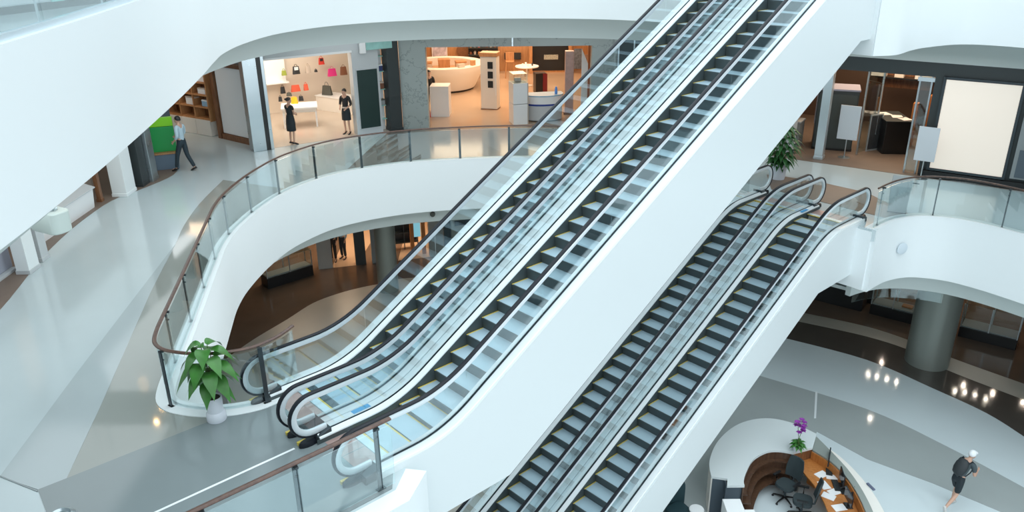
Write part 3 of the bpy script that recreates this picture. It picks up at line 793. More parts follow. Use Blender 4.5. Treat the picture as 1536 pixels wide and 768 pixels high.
    for s in 'LR':
        a, t = V['a'+s], V['t'+s]; d = (t-a); d.z = 0; d.normalize(); mb = MB(); rs = []
        base = min(a.z, t.z)-0.065 if outfit.get('flat') else None
        dv = (t-a).normalized(); upv = Vector((0,0,1)); upv = (upv - dv*upv.dot(dv)).normalized(); sd = dv.cross(upv)
        q0 = a - dv*0.055; lnn = (t-a).length+0.10
        for u, wd, ht in ((0,0.02,0.045),(0.08,0.036,0.062),(0.3,0.040,0.066),(0.6,0.045,0.050),(0.85,0.042,0.040),(1,0.02,0.022)):
            c = q0+dv*lnn*u-upv*0.030
            rs.append([c+sd*wd*math.cos(2*PI*k/12)+upv*(ht*max(0,math.sin(2*PI*k/12))-0.012*max(0,-math.sin(2*PI*k/12))) for k in range(12)])
        mb.rings(rs); mb.build('shoe', outfit.get('shoe',SHOE), root, smooth=60)
    return root
def stand(**kw):
    J = dict(pelvis=(0,0,0.95), belly=(0,0.01,1.10), chest=(0,0,1.27), nb=(0,-0.01,1.43), neck=(0,0.0,1.50), head=(0,0.015,1.60),
             sL=(-0.165,-0.01,1.40), sR=(0.165,-0.01,1.40), eL=(-0.215,-0.03,1.13), eR=(0.215,-0.03,1.13), wL=(-0.20,0.05,0.90), wR=(0.20,0.05,0.90),
             hipL=(-0.085,0,0.90), hipR=(0.085,0,0.90), kL=(-0.09,0.015,0.49), kR=(0.09,0.015,0.49), aL=(-0.09,-0.02,0.085), aR=(0.09,-0.02,0.085),
             tL=(-0.11,0.13,0.035), tR=(0.11,0.13,0.035))
    J.update(kw); return J
# shop assistants at the handbag shop
person('person in a plain black knee-length dress standing with hands together by the white display table', (*(-7.71, 27.81), M), math.radians(-35),
       stand(eL=(-0.20,0.04,1.13), eR=(0.20,0.04,1.13), wL=(-0.05,0.20,1.08), wR=(0.06,0.21,1.10)),
       dict(top=NAVY, topname='dress_top', hem=0.0, sleeve=0.5, skirt=NAVY, skirtz=(0.52,1.10), bun=True), 0.98, True, headrot=(0,0,-0.5))
person('person in black blouse, pale belt and black skirt standing at the shop pillar', (*(-6.04, 29.27), M), math.radians(160),
       stand(eL=(-0.23,-0.02,1.14), eR=(0.23,-0.02,1.14), wL=(-0.14,0.17,1.02), wR=(0.14,0.17,1.02)),
       dict(top=BLACKCLOTH, topname='blouse', hem=0.5, sleeve=1.4, skirt=NAVY, skirtz=(0.55,1.03), belt=BELT), 0.98, True, headrot=(0,0,-0.3))
# man striding in front of the shelves at left
pa = (-10.48, 24.52); pb = (-10.21, 24.87)
person('person in pale blue shirt and dark trousers striding past the green sign', ((pa[0]+pb[0])/2, (pa[1]+pb[1])/2, M), math.radians(75),
       stand(kL=(-0.09,0.16,0.50), aL=(-0.09,0.26,0.085), tL=(-0.10,0.41,0.035), kR=(0.09,-0.06,0.50), aR=(0.10,-0.26,0.10), tR=(0.11,-0.12,0.035),
             eL=(-0.23,-0.06,1.14), wL=(-0.20,0.12,0.97), eR=(0.23,0.02,1.14), wR=(0.16,0.24,1.06)),
       dict(top=PALEBLUE, topname='shirt', hem=0.0, sleeve=1.6, legs=JEANS, leglen=1.95), 1.03, headrot=(0.15,0,0))
# walker on the ground floor: cap, backpack, shorts, leaning forward
wk = person('person in white cap, dark T-shirt and black shorts walking bent forward with a backpack', (*(10.81, 15.86), G), math.radians(-62),
       stand(pelvis=(0,-0.04,0.90), belly=(0,0.02,1.04), chest=(0,0.12,1.18), nb=(0,0.21,1.31), neck=(0,0.26,1.37), head=(0,0.32,1.45),
             sL=(-0.165,0.20,1.28), sR=(0.165,0.20,1.28), eL=(-0.21,0.18,1.01), wL=(-0.17,0.38,0.96), eR=(0.22,0.22,1.00), wR=(0.15,0.44,1.03),
             hipL=(-0.085,-0.04,0.86), hipR=(0.085,-0.04,0.86), kL=(-0.09,0.14,0.49), aL=(-0.09,0.10,0.085), tL=(-0.10,0.25,0.035),
             kR=(0.09,-0.12,0.47), aR=(0.09,-0.46,0.22), tR=(0.10,-0.42,0.07)),
       dict(top=CHARCLOTH, topname='tshirt', hem=-0.1, sleeve=0.7, legs=NAVY, legname='shorts', leglen=1.0, cap=WHITECLOTH, shoe=PALESHOE, hair=GREYHAIR), 0.99)
mb = MB()
for k, (zc, ry, rx) in enumerate(((0.0,0.05,0.10),(0.08,0.09,0.145),(0.22,0.105,0.155),(0.36,0.085,0.14),(0.44,0.04,0.09))): pass
ax = (Vector((0,0.21,1.31))-Vector((0,0.0,0.98))).normalized(); bk = Vector((0,-ax.z,ax.y))
rs = []
for u, rx, rz_ in ((-0.02,0.06,0.03),(0.03,0.13,0.085),(0.15,0.16,0.11),(0.28,0.155,0.105),(0.38,0.12,0.08),(0.42,0.05,0.03)):
    c = Vector((0,0.0,0.96))+ax*u+bk*0.19
    rs.append([c+Vector((1,0,0))*rx*math.cos(2*PI*k/18)+bk*rz_*math.sin(2*PI*k/18) for k in range(18)])
mb.rings(rs); o = mb.build('backpack', mat('dark_backpack_nylon', (0.02,0.026,0.03), 0.6, bump=0.3), wk, smooth=60)
mb = MB()
for sx in (-1,1): mb.tube([(sx*0.10,0.03,1.30),(sx*0.12,0.17,1.38),(sx*0.13,0.29,1.27),(sx*0.13,0.19,1.06),(sx*0.12,0.02,0.99)], 0.014, 6)
mb.build('strap', RUBBER, o, smooth=60)
# two shoppers in the ground-floor shop, seen from the waist down
person('person in black trousers in the lit doorway under the middle floor, left of two', (*(-7.65, 31.78), G), math.radians(170), stand(),
       dict(top=BLACKCLOTH, sleeve=1.8, legs=BLACKCLOTH, leglen=1.95), 1.02, group=None)
person('person in dark blue trousers in the lit doorway under the middle floor', (*(-7.28, 32.07), G), math.radians(150), stand(wR=(0.1,0.2,1.05)),
       dict(top=PALEBLUE, sleeve=1.8, legs=JEANS, leglen=1.95), 1.03)

# ================================================================ SHOPS
CEIL = U - 2.5                      # ceiling height over the middle floor
def panel(name, a, b, z0, z1, th, m, label=None, d=0.0, bevel=0):
    """A wall piece standing on the line a-b (structure)."""
    c = along(a, b, 0.5, d+th/2); L = math.hypot(b[0]-a[0], b[1]-a[1])
    mb = MB(); mb.box((0,0,0),(L,th,z1-z0))
    return struct(mb.build(name, m, loc=(c[0],c[1],(z0+z1)/2), rz=ang(a,b), bevel=bevel), label)
RED = mat('red_leather', (0.62,0.04,0.025), 0.4); PINK = mat('pink_leather', (0.72,0.03,0.24), 0.4); CORAL = mat('coral_leather', (0.75,0.12,0.06), 0.45)
OLIVE = mat('olive_leather', (0.30,0.36,0.05), 0.5); TAN = mat('brown_leather', (0.22,0.085,0.045), 0.45); BLK = mat('black_leather', (0.02,0.02,0.022), 0.4)
YEL = mat('yellow_leather', (0.85,0.50,0.02), 0.45); BEIGE = mat('beige_leather', (0.55,0.47,0.40), 0.5); DGR = mat('dark_grey_leather', (0.08,0.085,0.075), 0.45)
def bag(label, loc, rz, m, w=0.36, h=0.30, d=0.16, handle=0.12, flap=None, group='handbags on display'):
    root = thing('handbag', label, 'handbag', loc, rz, group); w, h, d, handle = w*0.74, h*0.74, d*0.8, handle*0.74
    mb = MB(); rs = []
    for t in (0, 0.03, 0.3, 0.7, 0.95, 1.0):
        k = 1.0-0.22*t; dd = d*(1-0.55*t)
        rs.append([(sx*w/2*k, sy*dd/2, h*t) for sx, sy in ((-1,-0.8),(-0.8,-1),(0.8,-1),(1,-0.8),(1,0.8),(0.8,1),(-0.8,1),(-1,0.8))])
    mb.rings(rs); mb.build('bag_body', m, root, smooth=45)
    if handle:
        mb = MB(); mb.tube([(w*0.2*math.cos(PI*k/10), 0, h+handle*math.sin(PI*k/10)-0.01) for k in range(11)], 0.010, 6); mb.build('handle', m, root, smooth=60)
    if flap:
        mb = MB(); mb.box((0,-d*0.36,h*0.72),(w*0.55,d*0.10,h*0.42)); mb.build('flap', flap, root, bevel=0.01)
    return root
# ---------------------------------------------------------------- handbag shop
rB = ang(LA, LB)
panel('wall_back', along(LA,LB,-0.7,5.6), along(LA,LB,1.45,5.6), M, CEIL, 0.15, CREAM)
panel('wall_left', along(LA,LB,-0.02,0.0), along(LA,LB,-0.02,5.6), M, CEIL, 0.12, CREAM)
panel('wall_right', (-4.78,30.15), (-5.30,35.6), M, CEIL, 0.08, CREAM)
panel('wall_front', along(LA,LB,0.0), along(LA,LB,0.98), 9.27, CEIL, 0.25, LGREY, 'pale bulkhead over the handbag shop opening')
panel('trim_30', along(LA,LB,0.0,-0.03), along(LA,LB,0.72,-0.03), 9.20, 9.27, 0.3, PUREWHITE)
# pillar wall with the dark green panel, and the lit display slot beside it
pl0, pl1 = along(LA,LB,0.715), along(LA,LB,0.945)
panel('wall_front', pl0, pl1, M, 9.27, 0.35, LGREY, 'grey pillar wall beside the handbag shop')
sgn = thing('wall_sign', 'tall blank dark green panel on the grey pillar wall', 'sign', (*along(LA,LB,0.835,-0.02), 7.5), rB)
mb = MB(); mb.box((0,0,0),(0.78,0.04,2.12)); mb.build('panel', TEAL, sgn, bevel=0.004)
mb = MB()
for sx in (-1,1): mb.box((sx*0.40,0.005,0),(0.02,0.05,2.16))
for sz in (-1,1): mb.box((0,0.005,sz*1.07),(0.82,0.05,0.02))
mb.build('frame', LGREY, sgn)
hx = (-4.75, 29.53, 9.41)
ts_ = thing('hanging_sign', 'pale teal blank sign above the grey pillar wall', 'sign', (hx[0]+0.06,hx[1]-0.10,9.45), rB)
mb = MB(); mb.box((0,0,0),(1.0,0.10,0.40)); mb.build('sign_panel', mat('pale_teal_acrylic',(0.38,0.70,0.66),0.25,noise=0.3,nscale=3), ts_, bevel=0.01)
mb = MB(); mb.box((-0.62,0,-0.05),(0.22,0.10,0.5)); mb.build('end_panel', PUREWHITE, ts_, bevel=0.008)
for sx in (-0.35,0.35):
    mb = MB(); mb.tube([(sx,0,0.2),(sx,0,0.45)], 0.012, 8); mb.build('rod', STEEL, ts_)
dsp = thing('display_shelf', 'narrow lit glass shelf tower beside the dark corner post', 'shelf', (*along(LA,LB,0.972,0.25), M), rB)
mb = MB(); mb.box((0,0.12,1.5),(0.26,0.03,3.0)); mb.box((-0.12,0,1.5),(0.02,0.26,3.0)); mb.build('back_panel', PUREWHITE, dsp)
TEALGLASS = mat('pale_teal_glass', (0.30,0.66,0.60), 0.2)
for z in (0.45,0.95,1.55,2.2,2.75):
    mb = MB(); mb.box((0,0,z),(0.24,0.24,0.025)); mb.build('shelf', TEALGLASS, dsp)
def goods(name, label, cat, loc, size, m, rz=0.0, group=None, bevel=0.008, lid=None):
    mb = MB(); mb.box((0,0,size[2]/2), size)
    o = mb.build(name, m, loc=loc, rz=rz, bevel=bevel); tag(o, label, cat, group)
    if lid:
        l = MB(); l.box((0,0,size[2]*0.9),(size[0]*1.03,size[1]*1.03,size[2]*0.22)); l.build('lid', lid, o, bevel=bevel)
    return o
q = along(LA,LB,0.972,0.22)
goods('gift_box','brown gift box on the glass shelf tower','box',(q[0],q[1],M+1.565),(0.18,0.16,0.26),TAN,rB,'boxes on the shelf tower',lid=BEIGE)
goods('gift_box','grey gift box on the glass shelf tower, under the brown one','box',(q[0],q[1],M+0.965),(0.18,0.16,0.22),GREY,rB,'boxes on the shelf tower',lid=DGR)
goods('gift_box','navy blue gift box near the top of the glass shelf tower','box',(q[0],q[1],M+2.215),(0.18,0.16,0.24),mat('navy_card',(0.03,0.05,0.16),0.5),rB,'boxes on the shelf tower',lid=PUREWHITE)
# white wall display
uw = thing('bag_display', 'cream wall display with white shelves of handbags', 'shelf', (*along(LA,LB,0.35,5.45), M), rB)
mb = MB(); mb.box((-0.9,0.05,1.75),(3.4,0.10,3.5)); mb.build('back_panel', CREAM, uw)
for xc, z, wd in ((-1.95,1.52,1.5),(-1.9,0.82,1.6),(0.0,1.28,1.5),(-0.45,1.80,0.6)):
    mb = MB(); mb.box((xc,-0.2,z),(wd,0.5,0.06)); mb.build('shelf', PUREWHITE, uw, bevel=0.006)
mb = MB(); mb.box((-1.15,-0.2,1.75),(0.05,0.5,1.6)); mb.build('divider', CREAM, uw)
mb = MB(); mb.box((0.0,-0.02,1.85),(1.5,0.08,1.1)); mb.build('lit_panel', PUREWHITE, uw)
def onwall(p, dz=0.0, out=0.36):
    n = Vector((-(LB[1]-LA[1]), LB[0]-LA[0])).normalized()
    return (p[0]-n.x*out+n.x*0.0, p[1]-n.y*out, p[2]+dz)
def wallbag(px, z, label, m, **k):
    # slide from the back-wall line a little toward the room
    p = onwall(px); return bag(label, (p[0],p[1],z), rB, m, **k)
wallbag((-9.33,33.17,0), M+1.55, 'small olive green handbag on the upper left shelf', OLIVE, w=0.26, h=0.26)
wallbag((-8.90,33.44,0), M+1.55, 'black handbag with white front on the upper left shelf', BLK, w=0.40, h=0.42, flap=PUREWHITE)
wallbag((-8.48,33.70,0), M+1.55, 'beige handbag on the upper left shelf', BEIGE, w=0.30, h=0.40)
wallbag((-8.20,33.87,0), M+1.55, 'tiny black purse at the end of the upper shelf', BLK, w=0.16, h=0.13, handle=0.06)
wallbag((-7.97,34.01,0), M+1.83, 'red handbag with dark base on the highest shelf', RED, w=0.32, h=0.36, flap=BLK)
wallbag((-7.62,34.23,0), M+1.31, 'bright pink handbag on the right-hand white shelf', PINK, w=0.52, h=0.42)
wallbag((-7.19,34.49,0), M+1.31, 'brown leather handbag on the right-hand white shelf', TAN, w=0.40, h=0.46)
wallbag((-8.99,33.38,0), M+0.85, 'rounded red handbag on the lower left shelf', CORAL, w=0.52, h=0.36, handle=0)
wallbag((-8.62,33.62,0), M+0.85, 'coral orange handbag on the lower left shelf', CORAL, w=0.26, h=0.34)
wallbag((-9.42,33.02,0), M+0.85, 'black handbag at the far end of the lower shelf', BLK, w=0.26, h=0.36)
# plinth with black tote
pn = thing('display_plinth', 'low long cream display plinth along the right side of the bag shop', 'plinth', (-7.05,33.30,M), -0.573)
mb = MB(); mb.box((0,0,0.29),(2.0,0.85,0.58)); mb.build('plinth_body', WARMWHITE, pn, bevel=0.01)
mb = MB(); mb.box((0,0,0.595),(2.06,0.91,0.03)); mb.build('plinth_top', PUREWHITE, pn, bevel=0.006)
bag('large black tote bag standing on the low cream plinth', (-7.62,33.50,M+0.61), -0.4, DGR, w=0.62, h=0.52, d=0.22, handle=0.22)
# table
tb = thing('display_table', 'white display table with slim legs near the shop entrance', 'table', (-8.12,30.75,M), 0.24)
mb = MB(); mb.box((0,0,0.76),(1.35,1.05,0.06)); mb.build('tabletop', PUREWHITE, tb, bevel=0.008)
mb = MB(); mb.box((0,0,0.66),(1.25,0.95,0.14)); mb.build('drawer_box', WARMWHITE, tb, bevel=0.006)
for sx in (-1,1):
    for sy in (-1,1):
        mb = MB(); mb.box((sx*0.60,sy*0.45,0.30),(0.06,0.06,0.60)); mb.build('leg', PUREWHITE, tb)
tz = M+0.79
bag('black purse at the left corner of the white table', (*(-9.01, 31.44), tz), 0.2, BLK, w=0.2, h=0.24, handle=0.08)
bag('dark handbag at the back of the white table', (*(-8.93, 32.47), tz), 0.2, DGR, w=0.30, h=0.18, handle=0.05)
bag('round yellow handbag on the white table', (*(-8.36, 31.04), tz), 0.2, YEL, w=0.36, h=0.32, d=0.24, handle=0.06)
bag('small black handbag on the right half of the white table', (*(-8.22, 31.53), tz), 0.3, BLK, w=0.26, h=0.24, handle=0.07)
# corner posts either side
c0 = along(LA,LB,1.06,0.1)
cp = MB(); cp.box((0,0,(CEIL-M)/2),(0.46,0.5,CEIL-M)); cp.box((0,0,0.06),(0.50,0.54,0.12))
struct(cp.build('corner_column', CHAR, loc=(c0[0],c0[1],M), rz=rB, bevel=0.01), 'dark square column between the bag shop and the marble portal')
c1 = along(LA,LB,-0.085,0.1)
cp = MB(); cp.box((-0.10,0,(CEIL-M)/2),(0.46,0.5,CEIL-M), m=0); cp.box((0.20,-0.02,(CEIL-M)/2),(0.16,0.46,CEIL-M), m=1); cp.box((0.33,0.0,(CEIL-M)/2),(0.11,0.5,CEIL-M), m=0)
struct(cp.build('corner_column', [STEEL, BLACK], loc=(c1[0],c1[1],M), rz=rB, bevel=0.008), 'brushed steel column with a dark stripe')
# ------------------------------------------------------- white sign in oak frame
PA, PB = (-10.70,28.90), (-9.00,27.62); rL = ang(PA, PB)
panel('wall_front', along(PA,PB,-0.0,0.25), along(PA,PB,1.1,0.25), M, CEIL, 0.15, GREY)
lb = thing('framed_sign', 'large blank white sign in a brown wooden frame', 'sign', (*along(PA,PB,0.5,0.10), M), rL)
Wd = math.hypot(PB[0]-PA[0], PB[1]-PA[1]); Hh = 2.78
mb = MB(); mb.box((0,0.02,0.2+1.2+0.03),(Wd-0.5,0.12,2.42)); mb.build('panel', PUREWHITE, lb, bevel=0.006)
for nm, c, d in (('frame',(-Wd/2+0.10,0,Hh/2),(0.20,0.24,Hh)),('frame',(Wd/2-0.14,0,Hh/2),(0.28,0.24,Hh)),('frame',(0,0,Hh-0.07),(Wd-0.48,0.22,0.14)),('frame',(0,0,0.10),(Wd-0.48,0.22,0.20))):
    mb = MB(); mb.box(c,d); mb.build(nm, WALNUT, lb, bevel=0.008)
# ---------------------------------------------------------- wooden wall shelves
SA, SB = (-13.7,30.75), (-10.98,29.1); rS = ang(SA,SB)
sh = thing('wooden_shelf_unit', 'warm wooden open shelf unit with white base cabinets', 'shelf', (*along(SA,SB,0.5,0.2), M), rS)
LS = math.hypot(SB[0]-SA[0], SB[1]-SA[1])
mb = MB(); mb.box((0,0.22,1.75),(LS,0.04,2.4)); mb.build('back_panel', WALNUT, sh)
for k in range(5):
    mb = MB(); mb.box((-LS/2+LS*k/4,0.0,1.75),(0.06,0.44,2.4)); mb.build('upright', OAK, sh)
for z in (0.62,1.05,1.5,1.95,2.4,2.9):
    mb = MB(); mb.box((0,-0.005,z),(LS,0.45,0.05)); mb.build('shelf', OAK, sh)
for k in range(4):
    mb = MB(); mb.box((-LS/2+LS*(k+0.5)/4,-0.02,0.30),(LS/4-0.02,0.46,0.58)); mb.build('cabinet_door', WARMWHITE, sh, bevel=0.006)
SBLUE = mat('pale_blue_ceramic', (0.30,0.50,0.68), 0.3)
def onshelf(t, z, out=0.05): return (*along(SA,SB,t,0.2-out), M+z)
for t, z, w_, h_, m_, lab in ((0.93,1.08,0.34,0.24,SBLUE,'pale blue box low on the wooden shelf next to the framed sign'),(0.90,1.53,0.40,0.22,PUREWHITE,'white box above the pale blue one on the wooden shelf'),
        (0.68,1.08,0.50,0.30,PUREWHITE,'wide white box on the lower wooden shelf'),(0.93,1.98,0.46,0.30,PUREWHITE,'white box on the middle shelf at the framed sign'),
        (0.873,2.43,0.60,0.32,BEIGE,'broad beige bag-like box on the upper wooden shelf'),(0.46,1.53,0.30,0.26,PUREWHITE,'white box deeper along the wooden shelves')):
    goods('storage_box', lab, 'box', onshelf(t,z), (w_,0.24,h_), m_, rS, 'boxes on the wooden shelves', 0.015, lid=PUREWHITE if m_ is SBLUE else BEIGE)
mb = MB(); mb.lathe([(0.02,0.0),(0.15,0.0),(0.17,0.03),(0.10,0.035),(0.02,0.03)], 24)
o = mb.build('plate', PUREWHITE, loc=onshelf(0.67,1.98+0.02), smooth=40); o.rotation_euler = (math.radians(78),0,rS); o.location.z += 0.15; tag(o, 'round plate with blue centre standing on the wooden shelf', 'plate')
mb = MB(); mb.lathe([(0.001,0.037),(0.09,0.037),(0.09,0.041),(0.001,0.041)], 20); mb.build('blue_centre', SBLUE, o)
# blue-grey partition and the green sign box
panel('wall_left', (-12.95,26.2), (-12.35,28.9), M, CEIL, 0.12, mat('blue_grey_partition', (0.16,0.22,0.29), 0.5))
GREEN = mat('green_sign_face', (0.02,0.36,0.09), 0.4); LIME = mat('lime_sign_face', (0.25,0.72,0.02), 0.4)
gs = thing('sign_stand', 'green sign box standing on a blue-grey cabinet', 'sign', ((-10.94, 24.46)[0]-0.12, (-10.94, 24.46)[1]+0.6, M), math.radians(20))
mb = MB(); mb.box((0,0,0.25),(0.68,0.40,0.50)); mb.build('cabinet', mat('blue_grey_cabinet', (0.13,0.19,0.26), 0.45), gs, bevel=0.01)
mb = MB(); mb.box((0,0,0.525),(0.78,0.46,0.05)); mb.build('ledge', OAK, gs, bevel=0.006)
mb = MB(); mb.box((0,0.05,0.95),(0.70,0.16,0.80)); mb.build('sign_panel', GREEN, gs, bevel=0.01)
mb = MB(); mb.box((0,0.05,1.50),(0.70,0.16,0.28)); mb.build('sign_top', LIME, gs, bevel=0.01)
# piers of the left-hand shops
def pier(x, y, sx, sy, m, label, rz=0.0, m2=None):
    mb = MB(); mb.box((0,0,(CEIL-M)/2),(sx,sy,CEIL-M)); mb.box((0,0,0.05),(sx+0.03,sy+0.03,0.10), m=1 if m2 else 0)
    struct(mb.build('shop_pier', [m, m2] if m2 else m, loc=(x,y,M), rz=rz, bevel=0.008), label)
pier(-11.10,23.75,0.34,0.42,STEEL,'brushed steel pier'); pier(-11.18,23.28,0.30,0.46,CHAR,'dark pier face')
pier(-11.32,22.45,0.42,0.62,WHITE,'white shop pier'); pier(-11.70,21.75,0.12,0.14,WALNUT,'brown door jamb')
pier(-11.05,16.85,0.30,0.42,WHITE,'white pier near the hanging sign',0,LGREY); pier(-11.15,17.5,0.30,0.30,LGREY,'grey pier edge')
panel('wall_left', (-11.55,5), (-11.55,16.5), 7.55, CEIL, 0.1, WHITE)
panel('wall_left', (-11.62,17.6), (-11.62,22.2), 8.3, CEIL, 0.1, WHITE)
panel('wall_left', (-15.5,6), (-15.5,29), M, CEIL, 0.1, CREAM)
panel('wall_back', (-15.5,26.0), (-12.9,26.0), M, CEIL, 0.1, CREAM)
# beige curtain in the doorway
mb = MB(); rs = []
for k in range(41):
    t = k/40; rs.append((-12.55+0.05*math.sin(t*40), 21.6+1.6*t))
strip(mb, rs, -0.012, 0.012, M+0.02, M+2.6)
tag(mb.build('curtain', BEIGE, smooth=60), 'beige curtain hanging in the left-hand shop doorway', 'curtain')
# white slanted display counter
dc = thing('display_counter', 'white sloping display counter in the left-hand shop front', 'counter', (-11.95,19.9,M))
mb = MB(); mb.rings([[(-0.45,y,0),(0.32,y,0),(0.38,y,0.55),(-0.45,y,0.85)] for y in (-1.35,1.35)]); mb.build('counter_body', PUREWHITE, dc, bevel=0.01)
mb = MB(); mb.rings([[(-0.47,y,0.86),(0.42,y,0.555),(0.42,y,0.585),(-0.47,y,0.89)] for y in (-1.4,1.4)]); mb.build('counter_top', LGREY, dc, bevel=0.005)
for k, yy in enumerate((0.75,0.30)):
    goods('sample_case', ('small black case on the sloping white counter, farther one','small black case on the sloping white counter, nearer one')[k], 'case', (-12.02,19.9+yy,M+0.745), (0.16,0.2,0.10), BLK, 0, 'black cases on the sloping counter')
lp_ = thing('display_board', 'grey-lilac board leaning in the nearest left-hand shop front', 'board', (-11.5,16.3,M))
mb = MB(); mb.box((0,0.05,0.55),(0.06,1.25,0.95)); mb.build('board', mat('lilac_grey_board',(0.40,0.42,0.50),0.5), lp_, bevel=0.01)
mb = MB(); mb.box((0,0.05,0.035),(0.3,1.2,0.07)); mb.build('foot', LGREY, lp_, bevel=0.01)
# hanging rounded sign box
hs = thing('hanging_sign', 'white rounded blank sign box hanging below the upper floor', 'sign', (-9.25,15.15,8.05), math.radians(-28))
mb = MB(); ring = []
for sx, sy in ((1,1),(-1,1),(-1,-1),(1,-1)):
    for k in range(6):
        a = math.atan2(sy,sx)-PI/4+PI/2*k/5; ring.append((sx*0.30+0.14*math.cos(a), sy*0.08+0.14*math.sin(a)))
mb.rings([[(x*0.88,y*0.88,-0.22) for x,y in ring],[(x*0.97,y*0.97,-0.19) for x,y in ring],[(x,y,0.20) for x,y in ring],[(x*0.96,y*0.96,0.22) for x,y in ring]]); mb.build('sign_body', mat('pale_green_white_acrylic',(0.70,0.80,0.77),0.3), hs, smooth=35)
for sx in (-1,1):
    mb = MB(); mb.tube([(sx*0.25,0,0.2),(sx*0.25,0,CEIL-8.05)], 0.012, 8); mb.build('rod', STEEL, hs)
mb = MB(); mb.box((0.1,0,0.27),(0.24,0.16,0.10)); mb.build('bracket', STEEL, hs, bevel=0.008)

# ---------------------------------------------------------------- marble portal
mb = MB()
for x0, x1, z0, z1 in ((-4.06,-3.08,M,9.22),(3.0,3.92,M,9.22),(-4.06,3.92,9.22,CEIL)):
    mb.box(((x0+x1)/2,30.15,(z0+z1)/2),(x1-x0,0.5,z1-z0))
struct(mb.build('marble_portal', MARBLE), 'grey-green veined marble portal of the back shop')
mb = MB(); mb.box((0.10,29.885,9.56),(0.05,0.03,0.66)); struct(mb.build('trim_31', LSTEEL))
mb = MB(); mb.box((4.75,30.2,(M+CEIL)/2),(1.65,0.4,CEIL-M)); mb.box((4.55,29.98,(M+CEIL)/2),(0.05,0.05,CEIL-M), m=1); mb.box((3.98,29.97,(M+CEIL)/2),(0.06,0.06,CEIL-M), m=1)
struct(mb.build('dark_shopfront', [CHAR, LSTEEL]), 'dark glazed shopfront right of the marble portal')
panel('wall_front', (5.55,30.1), (9.3,25.9), M, CEIL, 0.2, LGREY)
panel('wall_back', (-6,42.2), (6,42.2), M, CEIL, 0.15, OAK)
panel('wall_left', (-5.2,30.5), (-5.2,42.2), M, CEIL, 0.12, CREAM); panel('wall_right', (5.5,42.2), (5.5,30.5), M, CEIL, 0.12, OAK)
# big round counter
rc = thing('round_counter', 'large round white counter with tapering sides', 'counter', (-3.1,37.9,M))
mb = MB(); mb.lathe([(1.35,0.06),(1.45,0.10),(1.78,0.75),(1.93,1.13),(1.93,1.17),(1.45,1.17),(1.45,0.80),(1.30,0.70),(1.25,0.06)], 56); mb.build('counter_body', WARMWHITE, rc, smooth=35)
mb = MB(); mb.lathe([(1.25,0.0),(1.40,0.0),(1.40,0.07),(1.25,0.07)], 48); mb.build('plinth', BLACK, rc)
mb = MB(); mb.lathe([(0.02,0.78),(1.46,0.78),(1.46,0.81),(0.02,0.81)], 40); mb.build('inner_top', OAK, rc)
WPUR = mat('purple_print', (0.42,0.25,0.55), 0.5)
for k, (a, r_, w_, h_, m_, lab) in enumerate(((3.75,1.68,0.22,0.10,TAN,'small brown box on the rim of the round white counter, leftmost'),(4.15,1.68,0.16,0.06,BLK,'flat black box on the rim of the round white counter'),
        (5.3,1.65,0.30,0.16,BEIGE,'beige box on the right of the round counter rim'),(5.75,1.65,0.22,0.22,OAK,'wooden cube at the right end of the round counter'))):
    goods('display_box', lab, 'box', (-3.1+r_*math.cos(a),37.9+r_*math.sin(a),M+1.172), (w_,0.16,h_), m_, a+PI/2, 'boxes on the round counter', lid=m_)
for k, (x, y, w_, h_, m_, lab) in enumerate(((-3.9,38.2,0.5,0.35,BEIGE,'cream box inside the round counter, leftmost'),(-3.1,38.4,0.55,0.45,OAK,'wooden box inside the round counter, middle'),(-2.3,38.2,0.5,0.38,BEIGE,'cream box inside the round counter, right'))):
    goods('display_box', lab, 'box', (x,y,M+0.812), (w_,0.4,h_), m_, 0.1*k, 'boxes inside the round counter', lid=OAK)
# picture tower
tw = thing('display_tower', 'white display tower with wood top and three dark pictures', 'display stand', (-0.82,33.35,M), -0.25)
mb = MB(); mb.box((0,0,1.08),(0.68,0.5,2.16)); mb.build('tower_body', WARMWHITE, tw, bevel=0.012)
mb = MB(); mb.box((0,0,2.24),(0.74,0.56,0.16)); mb.build('tower_top', OAK, tw, bevel=0.008)
mb = MB(); mb.box((0,0,0.02),(0.72,0.54,0.04)); mb.build('base', WALNUT, tw)
for z in (1.05,1.43,1.82):
    mb = MB(); mb.box((0.08,-0.255,z),(0.22,0.02,0.28)); mb.build('picture', BLACK, tw, bevel=0.003)
mb = MB(); mb.box((0.305,-0.257,1.3),(0.03,0.012,1.4)); mb.build('lit_edge', PUREWHITE, tw)
goods('display_plinth','plain white box plinth just inside the marble portal','plinth',(-2.80,32.25,M),(0.75,0.75,1.22),PUREWHITE,-0.05,None,0.012)
# white two-tier cabinet
wc = thing('display_cabinet', 'white two-tier cabinet with glass top beside the blue-trimmed counter', 'cabinet', (0.30,30.75,M), 0.25)
for z0, z1 in ((0.0,0.78),(0.80,1.58)):
    mb = MB(); mb.box((0,0,(z0+z1)/2),(0.56,0.7,z1-z0)); mb.build('drawer', PUREWHITE, wc, bevel=0.008)
mb = MB(); mb.box((0.30,0,0.79),(0.03,0.7,1.58)); mb.build('side_panel', BEIGE, wc)
mb = MB(); mb.box((0,0,1.76),(0.54,0.66,0.34)); mb.build('glass_case', SHOPGLASS, wc)
goods('display_box','small cream box inside the glass top of the white cabinet','box',(0.28,30.78,M+1.60),(0.25,0.2,0.14),BEIGE,0.2,None)
